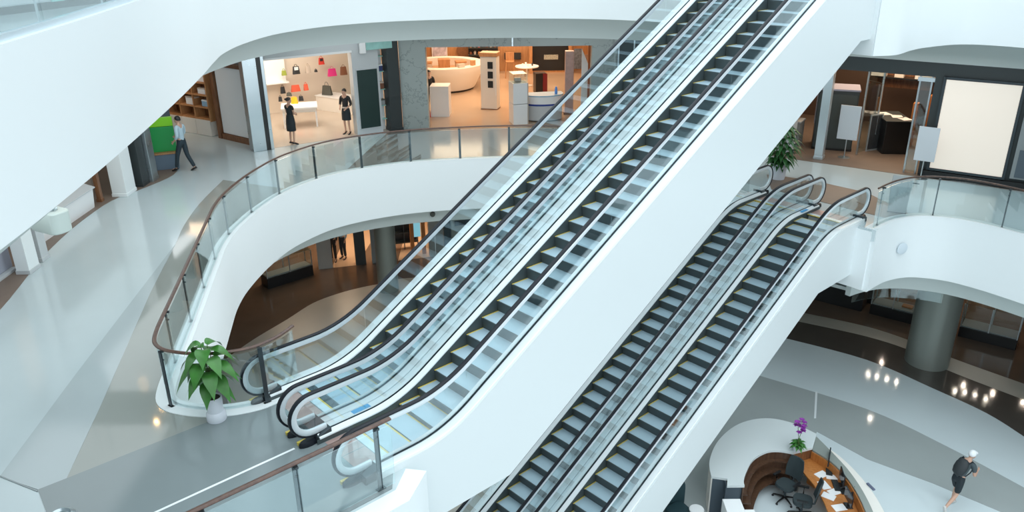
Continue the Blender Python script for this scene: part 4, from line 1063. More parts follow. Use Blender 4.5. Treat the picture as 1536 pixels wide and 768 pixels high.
# curved counter with dark blue band
bc = thing('service_counter', 'rounded white counter with a dark blue band', 'counter', (1.32,31.25,M), 0.18)
DBLUE = mat('dark_blue_band', (0.02,0.05,0.28), 0.3)
def dshape(r, ry, n=18): return [(r*math.cos(PI+PI*k/n), ry*math.sin(PI+PI*k/n)) for k in range(n+1)] + [(r,0.35),(-r,0.35)]
for nm, z0, z1, r, m_ in (('base',0,0.05,0.66,BLACK),('counter_body',0.05,0.62,0.72,LGREY),('blue_band',0.62,0.69,0.735,DBLUE),('upper_body',0.69,0.98,0.74,PUREWHITE),('counter_top',0.98,1.02,0.76,SBLUE)):
    mb = MB(); mb.prism(dshape(r,r*0.62), z0, z1); mb.build(nm, m_, bc, smooth=35)
o = MB(); o.lathe([(0.05,0),(0.055,0.02),(0.055,0.20),(0.03,0.24),(0.03,0.28),(0.0,0.28)], 14)
tag(o.build('bottle', mat('blue_bottle',(0.12,0.32,0.80),0.3), loc=(1.78,31.2,M+1.022), smooth=40), 'blue bottle standing on the blue-trimmed counter', 'bottle')
# maroon and black display, round table, stool
mc = thing('side_cabinet', 'maroon and black side cabinet behind the blue-trimmed counter', 'cabinet', (1.35,36.6,M), 0.2)
mb = MB(); mb.box((0,0,0.45),(0.5,0.5,0.9)); mb.build('cabinet_body', BLACK, mc, bevel=0.01)
mb = MB(); mb.box((0.18,-0.26,0.45),(0.2,0.03,0.86)); mb.build('door', mat('maroon_lacquer',(0.16,0.015,0.02),0.35), mc)
rt = thing('round_table', 'small round white table with cups near the black wall cabinet', 'table', (0.80,38.2,M))
mb = MB(); mb.lathe([(0.02,0.88),(0.55,0.88),(0.56,0.90),(0.55,0.93),(0.02,0.93)], 32); mb.build('tabletop', PUREWHITE, rt, smooth=40)
mb = MB(); mb.lathe([(0.26,0),(0.26,0.03),(0.05,0.05),(0.05,0.88)], 20); mb.build('pedestal', WARMWHITE, rt, smooth=35)
cup = None
for k, (x, y) in enumerate(((0.60,38.1),(0.82,38.0),(1.05,38.2),(0.75,38.45))):
    mb = MB(); mb.lathe([(0.03,0),(0.05,0.12),(0.045,0.12),(0.028,0.01)], 12)
    tag(mb.build('cup', PUREWHITE if k != 2 else BLK, loc=(x,y,M+0.932), smooth=40), ('white cup on the round table, leftmost','white cup at the front of the round table','black cup on the round table','white cup at the back of the round table')[k], 'cup', 'cups on the round table')
st = thing('bar_stool', 'wooden bar stool before the dark screen', 'stool', (0.0,40.3,M))
mb = MB(); mb.box((0,0,0.80),(0.42,0.42,0.06)); mb.build('seat', OAK, st, bevel=0.015)
mb = MB(); mb.box((0,0.20,1.02),(0.42,0.04,0.40)); mb.build('backrest', OAK, st, bevel=0.012)
for sx in (-1,1):
    for sy in (-1,1):
        mb = MB(); mb.tube([(sx*0.22,sy*0.22,0),(sx*0.17,sy*0.17,0.78)], 0.022, 8); mb.build('leg', OAK, st, smooth=60)
# black wall cabinet and wooden posts
bcab = thing('wall_cabinet', 'wide black wall cabinet with a white picture strip', 'cabinet', (2.05,41.9,M))
mb = MB(); mb.box((0,0,0.85),(1.84,0.5,1.5)); mb.build('cabinet_body', BLACK, bcab, bevel=0.01)
mb = MB(); mb.box((0.05,-0.26,0.78),(0.72,0.02,0.24)); mb.build('picture', mat('grey_print',(0.55,0.57,0.50),0.4,noise=0.7,nscale=30), bcab)
mb = MB(); mb.box((0,0.0,0.05),(1.8,0.46,0.10)); mb.build('plinth', OAK, bcab)
for x in (1.06,3.05):
    mb = MB(); mb.box((0,0,(CEIL-M)/2),(0.16,0.16,CEIL-M)); struct(mb.build('wooden_post', OAK, loc=(x,41.4,M)))
scn = thing('wall_screen', 'black landscape screen on the wooden back wall', 'screen', (0.15,42.1,6.98))
mb = MB(); mb.box((0,0,0),(0.85,0.08,0.34)); mb.build('frame', BLACK, scn, bevel=0.005)
mb = MB(); mb.box((0,-0.045,0),(0.80,0.01,0.29)); mb.build('screen_face', mat('dark_screen',(0.02,0.025,0.03),0.1), scn)
dk = thing('goods_rack', 'dark rack crowded with small goods behind the display tower', 'rack', (-1.35,41.6,M))
mb = MB(); mb.box((0,0.2,0.75),(1.5,0.06,1.5)); mb.build('back_panel', BLACK, dk)
for z in (0.25,0.6,0.95,1.3):
    mb = MB(); mb.box((0,0,z),(1.5,0.4,0.03)); mb.build('shelf', CHAR, dk)
random.seed(3); gm = [TAN, BEIGE, OAK, GREY, CORAL, DGR]; gsrc = None
for r_, z in enumerate((0.95,1.3)):
    for k in range(7):
        x = -1.97+0.205*k; hh = 0.12+0.12*random.random(); m_ = gm[(k+2*r_)%6]; mb = MB()
        mb.lathe([(0.05,0),(0.065,hh*0.3),(0.06,hh*0.75),(0.025,hh*0.85),(0.025,hh),(0.0,hh)], 10)
        nm = ['brown','beige','amber','grey','coral','charcoal'][(k+2*r_)%6]
        tag(mb.build('jar', m_, loc=(x,41.55,M+z+0.016), smooth=40), f"{nm} jar, {['first','second','third','fourth','fifth','sixth','seventh'][k]} from left on the {['upper middle','top'][r_]} shelf of the dark rack", 'jar', 'jars on the dark goods rack')
po = thing('poster', 'purple and white picture on the wall behind the round counter', 'poster', (-3.6,42.08,7.15))
mb = MB(); mb.box((0,0,0),(0.75,0.05,0.85)); mb.build('print', mat('purple_white_print',(0.72,0.66,0.80),0.4,noise=0.5,nscale=5), po)
mb = MB(); 
for sx in (-1,1): mb.box((sx*0.38,0,0),(0.03,0.07,0.9))
for sz in (-1,1): mb.box((0,0,sz*0.44),(0.79,0.07,0.03))
mb.build('frame', PUREWHITE, po)
bm_ = thing('wall_mirror', 'dark rounded mirror on the orange back wall', 'mirror', (-2.35,42.08,7.28))
mb = MB(); mb.lathe([(0.02,0),(0.34,0),(0.34,0.04),(0.02,0.04)], 28); mm = mb.build('mirror_face', TAN, bm_); mm.rotation_euler = (PI/2,0,0)
mb = MB(); mb.lathe([(0.34,0),(0.38,0),(0.38,0.06),(0.34,0.06)], 28); mm = mb.build('frame', WALNUT, bm_); mm.rotation_euler = (PI/2,0,0)
# right part of the portal shop: hanging prints, dark pillar, angled white panel
for k, (x, z, m_, lab) in enumerate(((3.45,6.95,mat('blue_grey_print',(0.16,0.2,0.27),0.5,noise=0.6,nscale=9),'blue-grey print hanging right of the black wall cabinet'),(3.95,6.75,mat('brown_print',(0.30,0.2,0.16),0.5,noise=0.6,nscale=9),'brown print hanging beside the dark pillar'))):
    mb = MB(); mb.box((0,0,0),(0.42,0.05,1.0)); tag(mb.build('hanging_print', m_, loc=(x,41.2-k*0.6,z), bevel=0.004), lab, 'print', 'hanging prints')
mb = MB(); mb.box((0,0,(CEIL-M)/2),(0.38,0.38,CEIL-M)); struct(mb.build('shop_pier', WALNUT, loc=(3.55,35.2,M)), 'dark pier inside the portal shop')
ap = thing('angled_panel', 'white angled display panel just inside the right marble jamb', 'panel', (2.85,31.0,M))
mb = MB(); mb.rings([[(-0.12,y,0.0),(0.12,y,0.0),(0.12,y,2.2),(-0.12,y,2.75)] for y in (-0.04,0.04)]); mb.build('panel', PUREWHITE, ap, bevel=0.006)
mb = MB(); mb.box((0,0,0.03),(0.34,0.3,0.06)); mb.build('foot', LGREY, ap)
bl = thing('wooden_column', 'brown clad column between the blue-trimmed counter and the angled panel', 'column', (2.35,32.2,M))
mb = MB(); mb.box((0,0,1.25),(0.34,0.34,2.5)); mb.build('shaft', BRONZE, bl, bevel=0.01)
mb = MB(); mb.box((0,0,0.05),(0.42,0.42,0.10)); mb.build('base', WALNUT, bl, bevel=0.006)
person('person in black clothes half hidden by the left marble jamb', (-3.28,32.75,M), math.radians(200), stand(), dict(top=BLACKCLOTH, topname='jacket', sleeve=1.8, legs=BLACKCLOTH, leglen=1.95), 1.0)
b_ = bag('red shopping bag on the floor beside the white box plinth', (-3.30,31.85,M), 0.1, RED, w=0.30, h=0.36, d=0.12, group=None)

# ---------------------------------------------------------------- right-hand dark shop
rR = ang(RA, RB)
DARKWALL = mat('dark_brown_wall', (0.10,0.065,0.048), 0.45)
def R_(t, d=0.0): return along(RA, RB, t, d)
LR = math.hypot(RB[0]-RA[0], RB[1]-RA[1])
def tR(x): return (x-RA[0])/(RB[0]-RA[0])
panel('wall_front', R_(-0.62), R_(1.8), 9.15, 9.56, 0.3, CHAR, 'charcoal header of the right-hand shop')
panel('wall_front', R_(-0.62), R_(1.8), 9.56, U-1.74, 0.3, SOFFIT, 'pale bulkhead above the charcoal header')
panel('wall_front', R_(tR(12.34)), R_(1.8), M+0.02, 9.15, 0.3, CHAR, 'charcoal wall carrying the lit panel')
panel('wall_back', R_(-0.7,6.5), R_(1.8,6.5), M, U-1.8, 0.15, DARKWALL); panel('wall_left', R_(-0.55,0.0), R_(-0.55,6.5), M, CEIL, 0.12, CHAR); panel('wall_right', R_(1.0,6.5), R_(1.0,0.3), M, CEIL, 0.12, CHAR)
CREAMLIT = mat('lit_cream_acrylic', (0.75,0.68,0.60), 0.4, emit=(1.0,0.90,0.79), estr=0.36)
xl0, xl1 = 12.56, 14.20
pn = thing('lightbox', 'large blank cream lit panel on the charcoal wall', 'light panel', (*R_(tR((xl0+xl1)/2),-0.06), M+1.62), rR)
wl = (xl1-xl0)/(RB[0]-RA[0])*LR
mb = MB(); mb.box((0,0,0),(wl-0.08,0.10,2.62)); mb.build('panel', CREAMLIT, pn, bevel=0.004)
for c, d in (((-wl/2,0,0),(0.07,0.14,2.76)),((wl/2,0,0),(0.07,0.14,2.76)),((0,0,1.345),(wl,0.14,0.07)),((0,0,-1.345),(wl,0.14,0.07))):
    mb = MB(); mb.box(c,d); mb.build('frame', DSTEEL, pn)
mb = MB(); mb.box((0,0,0),(1.5,0.08,2.0)); o = mb.build('wall_board', GREY, loc=(*R_(tR(14.95),-0.05), M+1.3), rz=rR, bevel=0.006); tag(o, 'mid-grey board at the edge of the charcoal wall', 'board')
mb = MB(); mb.box((0,-0.045,-0.55),(1.3,0.02,0.8)); mb.build('lower_panel', mat('blue_grey_board',(0.10,0.13,0.16),0.4), o)
panel('trim_32', R_(tR(12.4),-0.16), R_(1.8,-0.16), M, M+0.22, 0.16, BLACK)
# steel and glass pillar at the shop entrance
gp = thing('glass_pillar', 'steel-framed glass pillar at the right of the dark shop entrance', 'pillar', (*R_(tR(12.14),0.12), M), rR)
for x in (-0.16,0.16):
    mb = MB(); mb.box((x,0,1.49),(0.05,0.08,2.98)); mb.build('frame', STEEL, gp, bevel=0.005)
mb = MB(); mb.box((0,0,1.49),(0.27,0.03,2.9)); mb.build('pane', SHOPGLASS, gp)
mb = MB(); mb.box((0.05,-0.02,2.85),(0.55,0.10,0.12)); mb.box((0.30,-0.02,2.66),(0.07,0.10,0.3)); mb.build('head_bracket', LSTEEL, gp, bevel=0.012)
goods('wooden_fin','slim orange wooden fin beside the glass pillar','fin',(*R_(tR(12.42),0.55),M),(0.14,0.2,2.3),ORANGEWOOD,rR)
# glass partition, dark partition block
gd = thing('glass_partition', 'steel-framed glass partition beside the dark cabinet block', 'partition', (11.82,26.05,M), rR+1.25)
for x in (-0.5,0.5):
    mb = MB(); mb.box((x,0,1.45),(0.05,0.06,2.9)); mb.build('post', STEEL, gd, bevel=0.005)
mb = MB(); mb.box((0,0,1.45),(0.95,0.016,2.8)); mb.build('pane', SHOPGLASS, gd)
mb = MB(); mb.tube([(0.38,-0.06,0.55),(0.38,-0.06,2.2)], 0.02, 8); mb.build('pull_handle', LSTEEL, gd, smooth=60)
db = thing('cabinet_block', 'tall charcoal cabinet block behind the white easel sign', 'cabinet', (10.95,26.75,M), -0.35)
mb = MB(); mb.box((0,0,1.0),(1.25,1.0,2.0)); mb.build('cabinet_body', CHAR, db, bevel=0.01)
mb = MB(); mb.box((0,-0.505,0.98),(1.15,0.02,1.80)); mb.build('door', mat('charcoal_door',(0.05,0.065,0.065),0.35), db, bevel=0.004)
mb = MB(); mb.box((0,0,2.03),(1.3,1.05,0.06)); mb.build('top', mat('lilac_glass_top',(0.38,0.38,0.48),0.25), db, bevel=0.006)
mb = MB(); mb.box((-0.64,0.0,1.35),(0.02,0.7,1.0)); mb.build('print', mat('grey_lilac_print',(0.50,0.50,0.58),0.45,noise=0.4,nscale=14), db)
mb = MB(); mb.box((0,0,0.05),(1.27,1.02,0.10)); mb.build('plinth', BLACK, db)
# black counter with paper
kc = thing('black_counter', 'black box counter with white papers in the dark shop', 'counter', (12.75,26.45,M), -0.12)
mb = MB(); mb.box((0,0,0.54),(0.82,1.5,1.08)); mb.build('counter_body', BLACK, kc, bevel=0.012)
mb = MB(); mb.box((0,0,1.095),(0.86,1.54,0.03)); mb.build('counter_top', CHAR, kc, bevel=0.006)
for k, (x, y, a) in enumerate(((12.62,26.8,0.1),(12.85,26.35,-0.25),(12.95,26.0,0.15))):
    mb = MB(); mb.box((0,0,0),(0.34,0.42,0.008)); tag(mb.build('paper', PUREWHITE, loc=(x,y,M+1.116), rz=a), ('white paper at the back of the black counter','white paper in the middle of the black counter','white paper at the front of the black counter')[k], 'paper', 'papers on the black counter')
mr_ = thing('floor_mirror', 'white-framed standing mirror left of the black counter', 'mirror', (12.12,26.2,M), rR+1.0)
mb = MB()
for x in (-0.26,0.26): mb.box((x,0,0.62),(0.04,0.04,1.24))
for z in (0.03,1.22): mb.box((0,0,z),(0.52,0.04,0.05))
mb.build('frame', LSTEEL, mr_, bevel=0.006); mb = MB(); mb.box((0,0.01,0.62),(0.48,0.015,1.14)); mb.build('mirror_face', mat('mirror_glass',(0.3,0.33,0.36),0.05,metal=0.8), mr_)
# shelf with white boxes, dark coats, wooden fins
ws = thing('wall_shelf', 'black wall shelf carrying white boxes at the back of the dark shop', 'shelf', (*R_(0.42,5.0), M+2.0), rR)
mb = MB(); mb.box((0,0,0),(2.6,0.45,0.05)); mb.build('board', BLACK, ws); mb = MB(); mb.box((0,0.23,0.05),(2.6,0.03,0.9)); mb.build('back_panel', WALNUT, ws)
for k, (t, w_, h_, m_) in enumerate(((0.24,0.5,0.22,PUREWHITE),(0.34,0.3,0.16,WARMWHITE),(0.46,0.6,0.24,PUREWHITE),(0.56,0.25,0.3,BEIGE))):
    goods('storage_box', ('wide white box at the left end of the black wall shelf','small cream box next along the black wall shelf','widest white box on the black wall shelf','upright beige box at the right end of the black wall shelf')[k], 'box', (*R_(t,4.95), M+2.027), (w_,0.3,h_), m_, rR, 'boxes on the black wall shelf', lid=WARMWHITE)
rk = thing('clothes_rack', 'steel clothes rack hung with dark garments in the dark shop', 'clothes rack', (*R_(0.72,4.2), M), rR)
mb = MB()
for x in (-0.75,0.75): mb.tube([(x,0,0),(x,0,1.75)], 0.018, 8)
mb.tube([(-0.75,0,1.75),(0.75,0,1.75)], 0.018, 8); mb.build('rail_frame', STEEL, rk, smooth=60)
for x in (-0.75,0.75):
    mb = MB(); mb.box((x,0,0.02),(0.06,0.5,0.04)); mb.build('foot', DSTEEL, rk)
NAVY2 = mat('navy_wool', (0.010,0.013,0.035), 0.85)
for k, (m_, lab) in enumerate(((NAVY2,'navy coat on the clothes rack, leftmost'),(BLACKCLOTH,'black coat on the clothes rack, second from left'),(ORANGEWOOD if False else mat('rust_wool',(0.36,0.10,0.05),0.85),'rust-coloured coat in the middle of the clothes rack'),(NAVY2,'navy coat on the clothes rack, second from right'),(BLACKCLOTH,'black coat on the clothes rack, rightmost'))):
    p = along(R_(0.72,4.2), (R_(0.72,4.2)[0]+math.cos(rR), R_(0.72,4.2)[1]+math.sin(rR)), -0.55+0.27*k)
    g_ = thing('coat', lab, 'coat', (p[0],p[1],M+1.72), rR+PI/2, 'coats on the clothes rack')
    mb = MB(); mb.rings([[(sx*w_,sy*t_,z) for sx, sy in ((-1,-0.6),(-0.6,-1),(0.6,-1),(1,-0.6),(1,0.6),(0.6,1),(-0.6,1),(-1,0.6))] for w_, t_, z in ((0.30,0.07,-1.05),(0.26,0.08,-0.5),(0.24,0.08,-0.15),(0.10,0.05,-0.04))]); mb.build('coat_body', m_, g_, smooth=50)
    mb = MB(); mb.tube([(0,0,-0.05),(0,0,0.0),(0.02,0,0.045),(0.0,0,0.06)], 0.006, 6); mb.build('hanger', STEEL, g_)
for k, (t, d, h_) in enumerate(((0.47,3.4,1.5),(0.53,3.9,1.7),(0.60,3.3,1.6))):
    goods('wooden_fin', ('orange wooden fin behind the black counter, left of three','orange wooden fin behind the black counter, middle of three','orange wooden fin behind the black counter, right of three')[k], 'fin', (*R_(t,d),M), (0.16,0.3,h_), ORANGEWOOD, rR, 'orange wooden fins')
# left bits of the dark shop
lc = thing('low_cabinet', 'dark grey low cabinet with a white corner at the left of the dark shop', 'cabinet', (9.45,27.0,M), rR)
mb = MB(); mb.box((0,0,0.45),(1.0,0.6,0.9)); mb.build('cabinet_body', GREY, lc, bevel=0.01)
mb = MB(); mb.box((0,0,0.92),(1.04,0.64,0.05)); mb.build('counter_top', LGREY, lc, bevel=0.006)
mb = MB(); mb.box((0.25,0.0,1.2),(0.25,0.3,0.5)); mb.build('corner_box', BEIGE, lc, bevel=0.008)
pier(*R_(tR(9.85),0.35),0.26,0.3,LSTEEL,'pale steel post of the dark shop',rR)
# white signs on poles
def easel(label, base, face_c, w_, h_, rz, lean=0.0):
    r = thing('pole_sign', label, 'sign', (base[0],base[1],M), rz)
    mb = MB(); mb.box((0,0,0),(w_,0.03,h_)); s_ = mb.build('sign_board', LGREYW, r, loc=(0,-0.03,face_c-M), bevel=0.005); s_.rotation_euler = (lean,0,0)
    mb = MB(); mb.tube([(0,0,0.02),(0,0,face_c-M+h_*0.3)], 0.018, 8); mb.build('pole', STEEL, r, smooth=60)
    mb = MB(); mb.lathe([(0.19,0),(0.19,0.015),(0.03,0.03),(0.0,0.03)], 24); mb.build('base', STEEL, r, smooth=35)
LGREYW = mat('satin_white_board', (0.66,0.71,0.76), 0.4)
easel('blank white sign board on a pole before the charcoal cabinet block', (10.88,25.40), 7.36, 0.62, 1.10, rR)
easel('blank pale grey sign board on a pole between the glass pillar and lit panel', (12.25,23.02), 7.27, 0.56, 1.02, rR)

# ---------------------------------------------------------------- ground-floor shops
CG = M-2.42
panel('wall_back', (-16,37), (6,37), G, CG, 0.15, OAK)
GA, GB = (-8.2,30.9), (-1.4,32.7); rG = ang(GA,GB)
def gx(x): 
    t = (x-GA[0])/(GB[0]-GA[0]); return along(GA,GB,t)
panel('wall_front', gx(-8.12), gx(-7.55), G, CG, 0.4, mat('greige_cladding',(0.40,0.38,0.35),0.5), 'beige pier of the ground-floor shops')
panel('wall_front', gx(-6.62), gx(-6.20), G, CG, 0.3, CHAR); panel('wall_front', gx(-5.95), gx(-4.95), G, CG, 0.3, GREY)
panel('wall_front', gx(-3.55), gx(-2.95), G, CG, 0.3, mat('pale_grey_cladding',(0.36,0.37,0.35),0.5)); panel('wall_front', gx(-2.9), gx(-2.6), G, CG, 0.35, CHAR, d=0.2)
panel('wall_front', gx(-2.6), gx(-0.4), G, CG, 0.3, mat('sage_cladding',(0.40,0.42,0.36),0.5)); panel('wall_front', gx(-0.4), gx(4.5), G, CG, 0.3, GREY)
inlay('trim_33', [gx(-7.6),gx(-6.6),(-6.2,36.9),(-7.8,36.9)], G+0.006, FL_WARM); inlay('trim_34', [gx(-4.9),gx(-3.5),(-3,36.9),(-5,36.9)], G+0.006, FL_WARM)
ns = MB(); ns.box((0,0,0),(0.75,0.04,0.22)); tag(ns.build('wall_sign', BLACK, loc=(*along(GA,GB,(-2.1-GA[0])/(GB[0]-GA[0]),-0.03),1.45), rz=rG, bevel=0.005), 'small black blank sign on the sage wall panel', 'sign')
def glass_case(label, a, b, dpt, hb, ht, posts=2):
    c = along(a,b,0.5,dpt/2); L = math.hypot(b[0]-a[0],b[1]-a[1])
    r = thing('glass_display_case', label, 'display case', (c[0],c[1],G), ang(a,b))
    mb = MB(); mb.box((0,0,hb/2),(L,dpt,hb)); mb.build('base', BLACK, r, bevel=0.01)
    mb = MB(); mb.box((0,0,(hb+ht)/2),(L-0.04,dpt-0.04,ht-hb)); mb.build('glass_box', SHOPGLASS, r)
    mb = MB(); mb.box((0,0,hb+0.02),(L-0.1,dpt-0.1,0.04)); mb.build('display_bed', GREY, r)
    for k in range(posts):
        for sy in (-1,1):
            mb = MB(); mb.box((-L/2+0.02+(L-0.04)*k/(posts-1),sy*(dpt/2-0.02),(hb+ht)/2),(0.035,0.035,ht-hb)); mb.build('post', STEEL, r)
    mb = MB(); mb.box((0,0,ht+0.01),(L,dpt,0.025)); mb.build('lid', SHOPGLASS, r)
    return r
glass_case('long black-based glass case under the curved middle floor', (-9.7,29.0), (-8.2,30.35), 0.6, 0.45, 1.15, 3)
dk2 = thing('display_rack', 'black rack between orange wooden posts in the ground-floor shop', 'rack', (*along(GA,GB,(-4.45-GA[0])/(GB[0]-GA[0]),1.3),G), rG)
mb = MB(); mb.box((0,0.15,0.95),(1.2,0.05,1.5)); mb.build('back_panel', BLACK, dk2)
for z in (0.35,0.8,1.25): 
    mb = MB(); mb.box((0,0,z),(1.2,0.36,0.04)); mb.build('shelf', CHAR, dk2)
for x in (-0.6,0,0.6):
    mb = MB(); mb.box((x,-0.1,0.95),(0.04,0.04,1.9)); mb.build('upright', DSTEEL, dk2)
for x in (-4.20,-3.72):
    p = along(GA,GB,(x-GA[0])/(GB[0]-GA[0]),0.5); mb = MB(); mb.box((0,0,CG/2),(0.16,0.16,CG)); struct(mb.build('wooden_post', ORANGEWOOD, loc=(p[0],p[1],G), rz=rG))
bs = MB(); bs.box((0,0,0),(0.3,0.05,0.7)); tag(bs.build('lit_screen', mat('cyan_screen',(0.1,0.35,0.42),0.3,emit=(0.35,0.8,0.95),estr=0.5), loc=(*along(GA,GB,(-3.97-GA[0])/(GB[0]-GA[0]),0.55),1.15), rz=rG, bevel=0.004), 'small cyan lit screen between two orange posts', 'screen')
# right-hand side of the ground floor
HA, HB = (11.56,27.47), (17.0,23.36); rH = ang(HA,HB)
def H_(t,d=0.0): return along(HA,HB,t,d)
panel('wall_back', H_(-0.6,5), H_(1.6,5), G, CG, 0.15, WALNUT)
lb_ = thing('black_cabinet', 'long low black cabinet at the foot of the esc landing'.replace('esc ',''), 'cabinet', (*H_(0.02,0.35),G), rH)
mb = MB(); mb.box((0,0,0.5),(3.0,0.7,1.0)); mb.build('cabinet_body', BLACK, lb_, bevel=0.012)
mb = MB(); mb.box((0,0,1.02),(3.04,0.74,0.04)); mb.build('counter_top', CHAR, lb_, bevel=0.006)
glass_case('black-based glass case left of the round column', H_(0.28), H_(0.50), 0.75, 0.40, 1.15, 3)
glass_case('black-based glass case right of the round column', H_(0.71), H_(0.965), 0.75, 0.38, 1.25, 3)
goods('black_cabinet','tall black cabinet at the right edge beside the glass case','cabinet',(*H_(1.10,0.35),G),(1.2,0.7,1.6),BLACK,rH)
mb = MB(); mb.tube([(0,0,0),(0.03,0,0.7),(-0.02,0,1.4),(0.02,0,2.2)], [0.05,0.04,0.045,0.06], 10); tag(mb.build('wooden_post', ORANGEWOOD, loc=(*H_(0.68,0.2),G), smooth=60), 'curved orange wooden post right of the round column', 'post')
goods('display_box','orange wooden tray inside the left glass case','tray',(*H_(0.45,0.4),G+0.445),(0.35,0.25,0.06),ORANGEWOOD,rH)
panel('wall_front', H_(-0.9,0.9), H_(0.26,0.9), G, CG, 0.2, BLACK)

# ================================================================ PLANTS
LEAF = mat('glossy_green_leaf', (0.055,0.22,0.035), 0.35, noise=0.35, nscale=6); LEAFD = mat('deep_green_leaf', (0.03,0.13,0.03), 0.4, noise=0.35, nscale=6)
STEM = mat('green_stem', (0.09,0.16,0.04), 0.6); SOIL = mat('dark_soil', (0.03,0.02,0.015), 0.9); POT = mat('white_glazed_pot', (0.74,0.77,0.84), 0.25)
PURPLE = mat('purple_petal', (0.34,0.05,0.42), 0.5, noise=0.25, nscale=12)
def leaf(mb, base, d, L, W_, droop=0.5, tip=True):
    """A pointed leaf with a folded midrib, built as a thin closed blade."""
    d = Vector(d).normalized(); base = Vector(base); up = Vector((0,0,1))
    s = d.cross(up); s = s.normalized() if s.length > 0.05 else Vector((1,0,0))
    rs = []; n = 7
    for i in range(n+1):
        t = i/n; w_ = W_*math.sin(PI*min(1,t*0.86+0.10))**0.8*(1-t**5)+0.002
        c = base + d*(L*t) + up*(-droop*L*t*t); nrm = (s.cross(d)).normalized()
        fold = w_*0.30
        rs.append([c-s*w_+nrm*fold, c-s*w_*0.5+nrm*fold*0.35, c, c+s*w_*0.5+nrm*fold*0.35, c+s*w_+nrm*fold, c+s*w_*0.5+nrm*(fold*0.35-0.004), c-nrm*0.005, c-s*w_*0.5+nrm*(fold*0.35-0.004)])
    mb.rings(rs)
random.seed(11)
pp_ = (-4.73, 10.82)
pt = thing('potted_plant', 'large-leaved green plant in a white pot at the end of the glass railing', 'plant', (pp_[0],pp_[1],M))
mb = MB(); mb.lathe([(0.001,0),(0.145,0),(0.155,0.02),(0.150,0.14),(0.125,0.17),(0.128,0.42),(0.120,0.43),(0.105,0.40),(0.001,0.40)], 28); mb.build('pot', POT, pt, smooth=40)
mb = MB(); mb.lathe([(0.001,0.395),(0.108,0.395),(0.10,0.41),(0.001,0.412)], 20); mb.build('soil', SOIL, pt)
fo = MB(); sm_ = MB()
for k in range(26):
    a = k*2.399; lev = k/25; r = 0.05+0.08*math.sin(lev*PI); z = 0.66+0.70*lev
    b = Vector((r*math.cos(a), r*math.sin(a), z)); sm_.tube([(0,0,0.40),(b.x*0.3,b.y*0.3,0.40+(z-0.40)*0.6),tuple(b)], [0.012,0.009,0.006], 6)
    leaf(fo, b, (math.cos(a), math.sin(a), 0.55-0.35*(1-lev)), 0.29+0.08*math.sin(lev*PI)+0.04*random.random(), 0.10+0.03*random.random(), 0.95+0.35*random.random())
fo.build('foliage', LEAF, pt, smooth=60); sm_.build('stems', STEM, pt, smooth=60)
# bushy plant by the right-hand landing
p2 = (8.03, 23.20)
pt = thing('potted_plant', 'bushy green plant behind the top of the lower escalators', 'plant', (p2[0],p2[1],M))
mb = MB(); mb.lathe([(0.001,0),(0.20,0),(0.26,0.50),(0.24,0.50),(0.22,0.44),(0.001,0.44)], 24); mb.build('pot', POT, pt, smooth=40)
fo = MB(); sm_ = MB()
for k in range(150):
    a = k*2.399; lev = (k+0.5)/150; r = 0.42*math.sin(lev*PI)**0.6*(0.35+0.65*random.random()); z = 0.42+1.25*lev
    b = Vector((r*math.cos(a), r*math.sin(a), z))
    if k % 4 == 0: sm_.tube([(0,0,0.42),(b.x*0.5,b.y*0.5,0.5+(z-0.5)*0.6),tuple(b)], [0.012,0.008,0.005], 5)
    leaf(fo, b, (math.cos(a), math.sin(a), 0.2), 0.24+0.10*random.random(), 0.055+0.02*random.random(), 0.8)
fo.build('foliage', LEAFD, pt, smooth=60); sm_.build('stems', STEM, pt, smooth=60)

# ================================================================ RECEPTION DESK
DARKWOOD = wood('dark_desk_wood', (0.06,0.030,0.018), (0.11,0.055,0.03))
k_ = lambda pts: [(x*1.0075, y*1.0075) for x, y in pts]
out_c = catmull(k_([(4.70,15.62),(4.80,16.23),(5.22,17.05),(5.92,17.75),(6.70,18.0),(7.35,17.76),(7.80,17.27)]), 6)
in_c = catmull(k_([(5.40,15.27),(5.43,15.45),(5.58,15.78),(5.87,16.24),(6.28,16.55),(6.62,16.60),(6.95,16.50)]), 6)
ou = lambda p: (p[0], p[1])
rd = thing('reception_desk', 'curved white reception desk with orange wood worktop', 'desk', (6.4,16.0,G))
def loc_(pts): return [(p[0]-6.4, p[1]-16.0) for p in pts]
oc, ic = loc_(out_c), loc_(in_c)
rim_in = loc_(catmull(k_([(7.50,16.70),(7.78,16.25),(7.93,15.7),(7.96,15.0),(7.86,14.2),(7.6,13.4),(7.2,12.7)]), 6))
ring_top = oc + [rim_in[0]] + ic[::-1] + loc_(k_([(4.99,15.27),(5.06,15.52)]))
mb = MB(); mb.prism(ring_top, 1.04, 1.10); mb.build('counter_top', mat('pale_stone_top',(0.66,0.71,0.72),0.25), rd, bevel=0.012)
mb = MB(); strip(mb, oc, -0.06, 0.0, 0.0, 1.04); mb.build('outer_wall', WARMWHITE, rd, smooth=35)
mb = MB(); strip(mb, ic, 0.0, 0.04, 0.0, 1.04); mb.build('inner_wall', DARKWOOD, rd, smooth=35)
for z, d in ((0.80,0.10),(0.55,0.20),(0.30,0.30)):
    mb = MB(); strip(mb, ic, -d, 0.0, z, z+0.035); mb.build('shelf', DARKWOOD, rd, smooth=35)
mb = MB(); e0 = loc_(k_([(4.73,15.60),(5.02,15.58),(4.98,15.32),(5.38,15.32)])); strip(mb, e0, 0.0, 0.03, 0.0, 1.04); mb.build('end_panel', mat('slate_end_panel',(0.075,0.10,0.125),0.45), rd)
grim = loc_(catmull(k_([(7.80,17.27),(7.98,16.5),(8.10,15.8),(8.12,15.0),(8.02,14.15),(7.75,13.3),(7.35,12.55)]), 6))
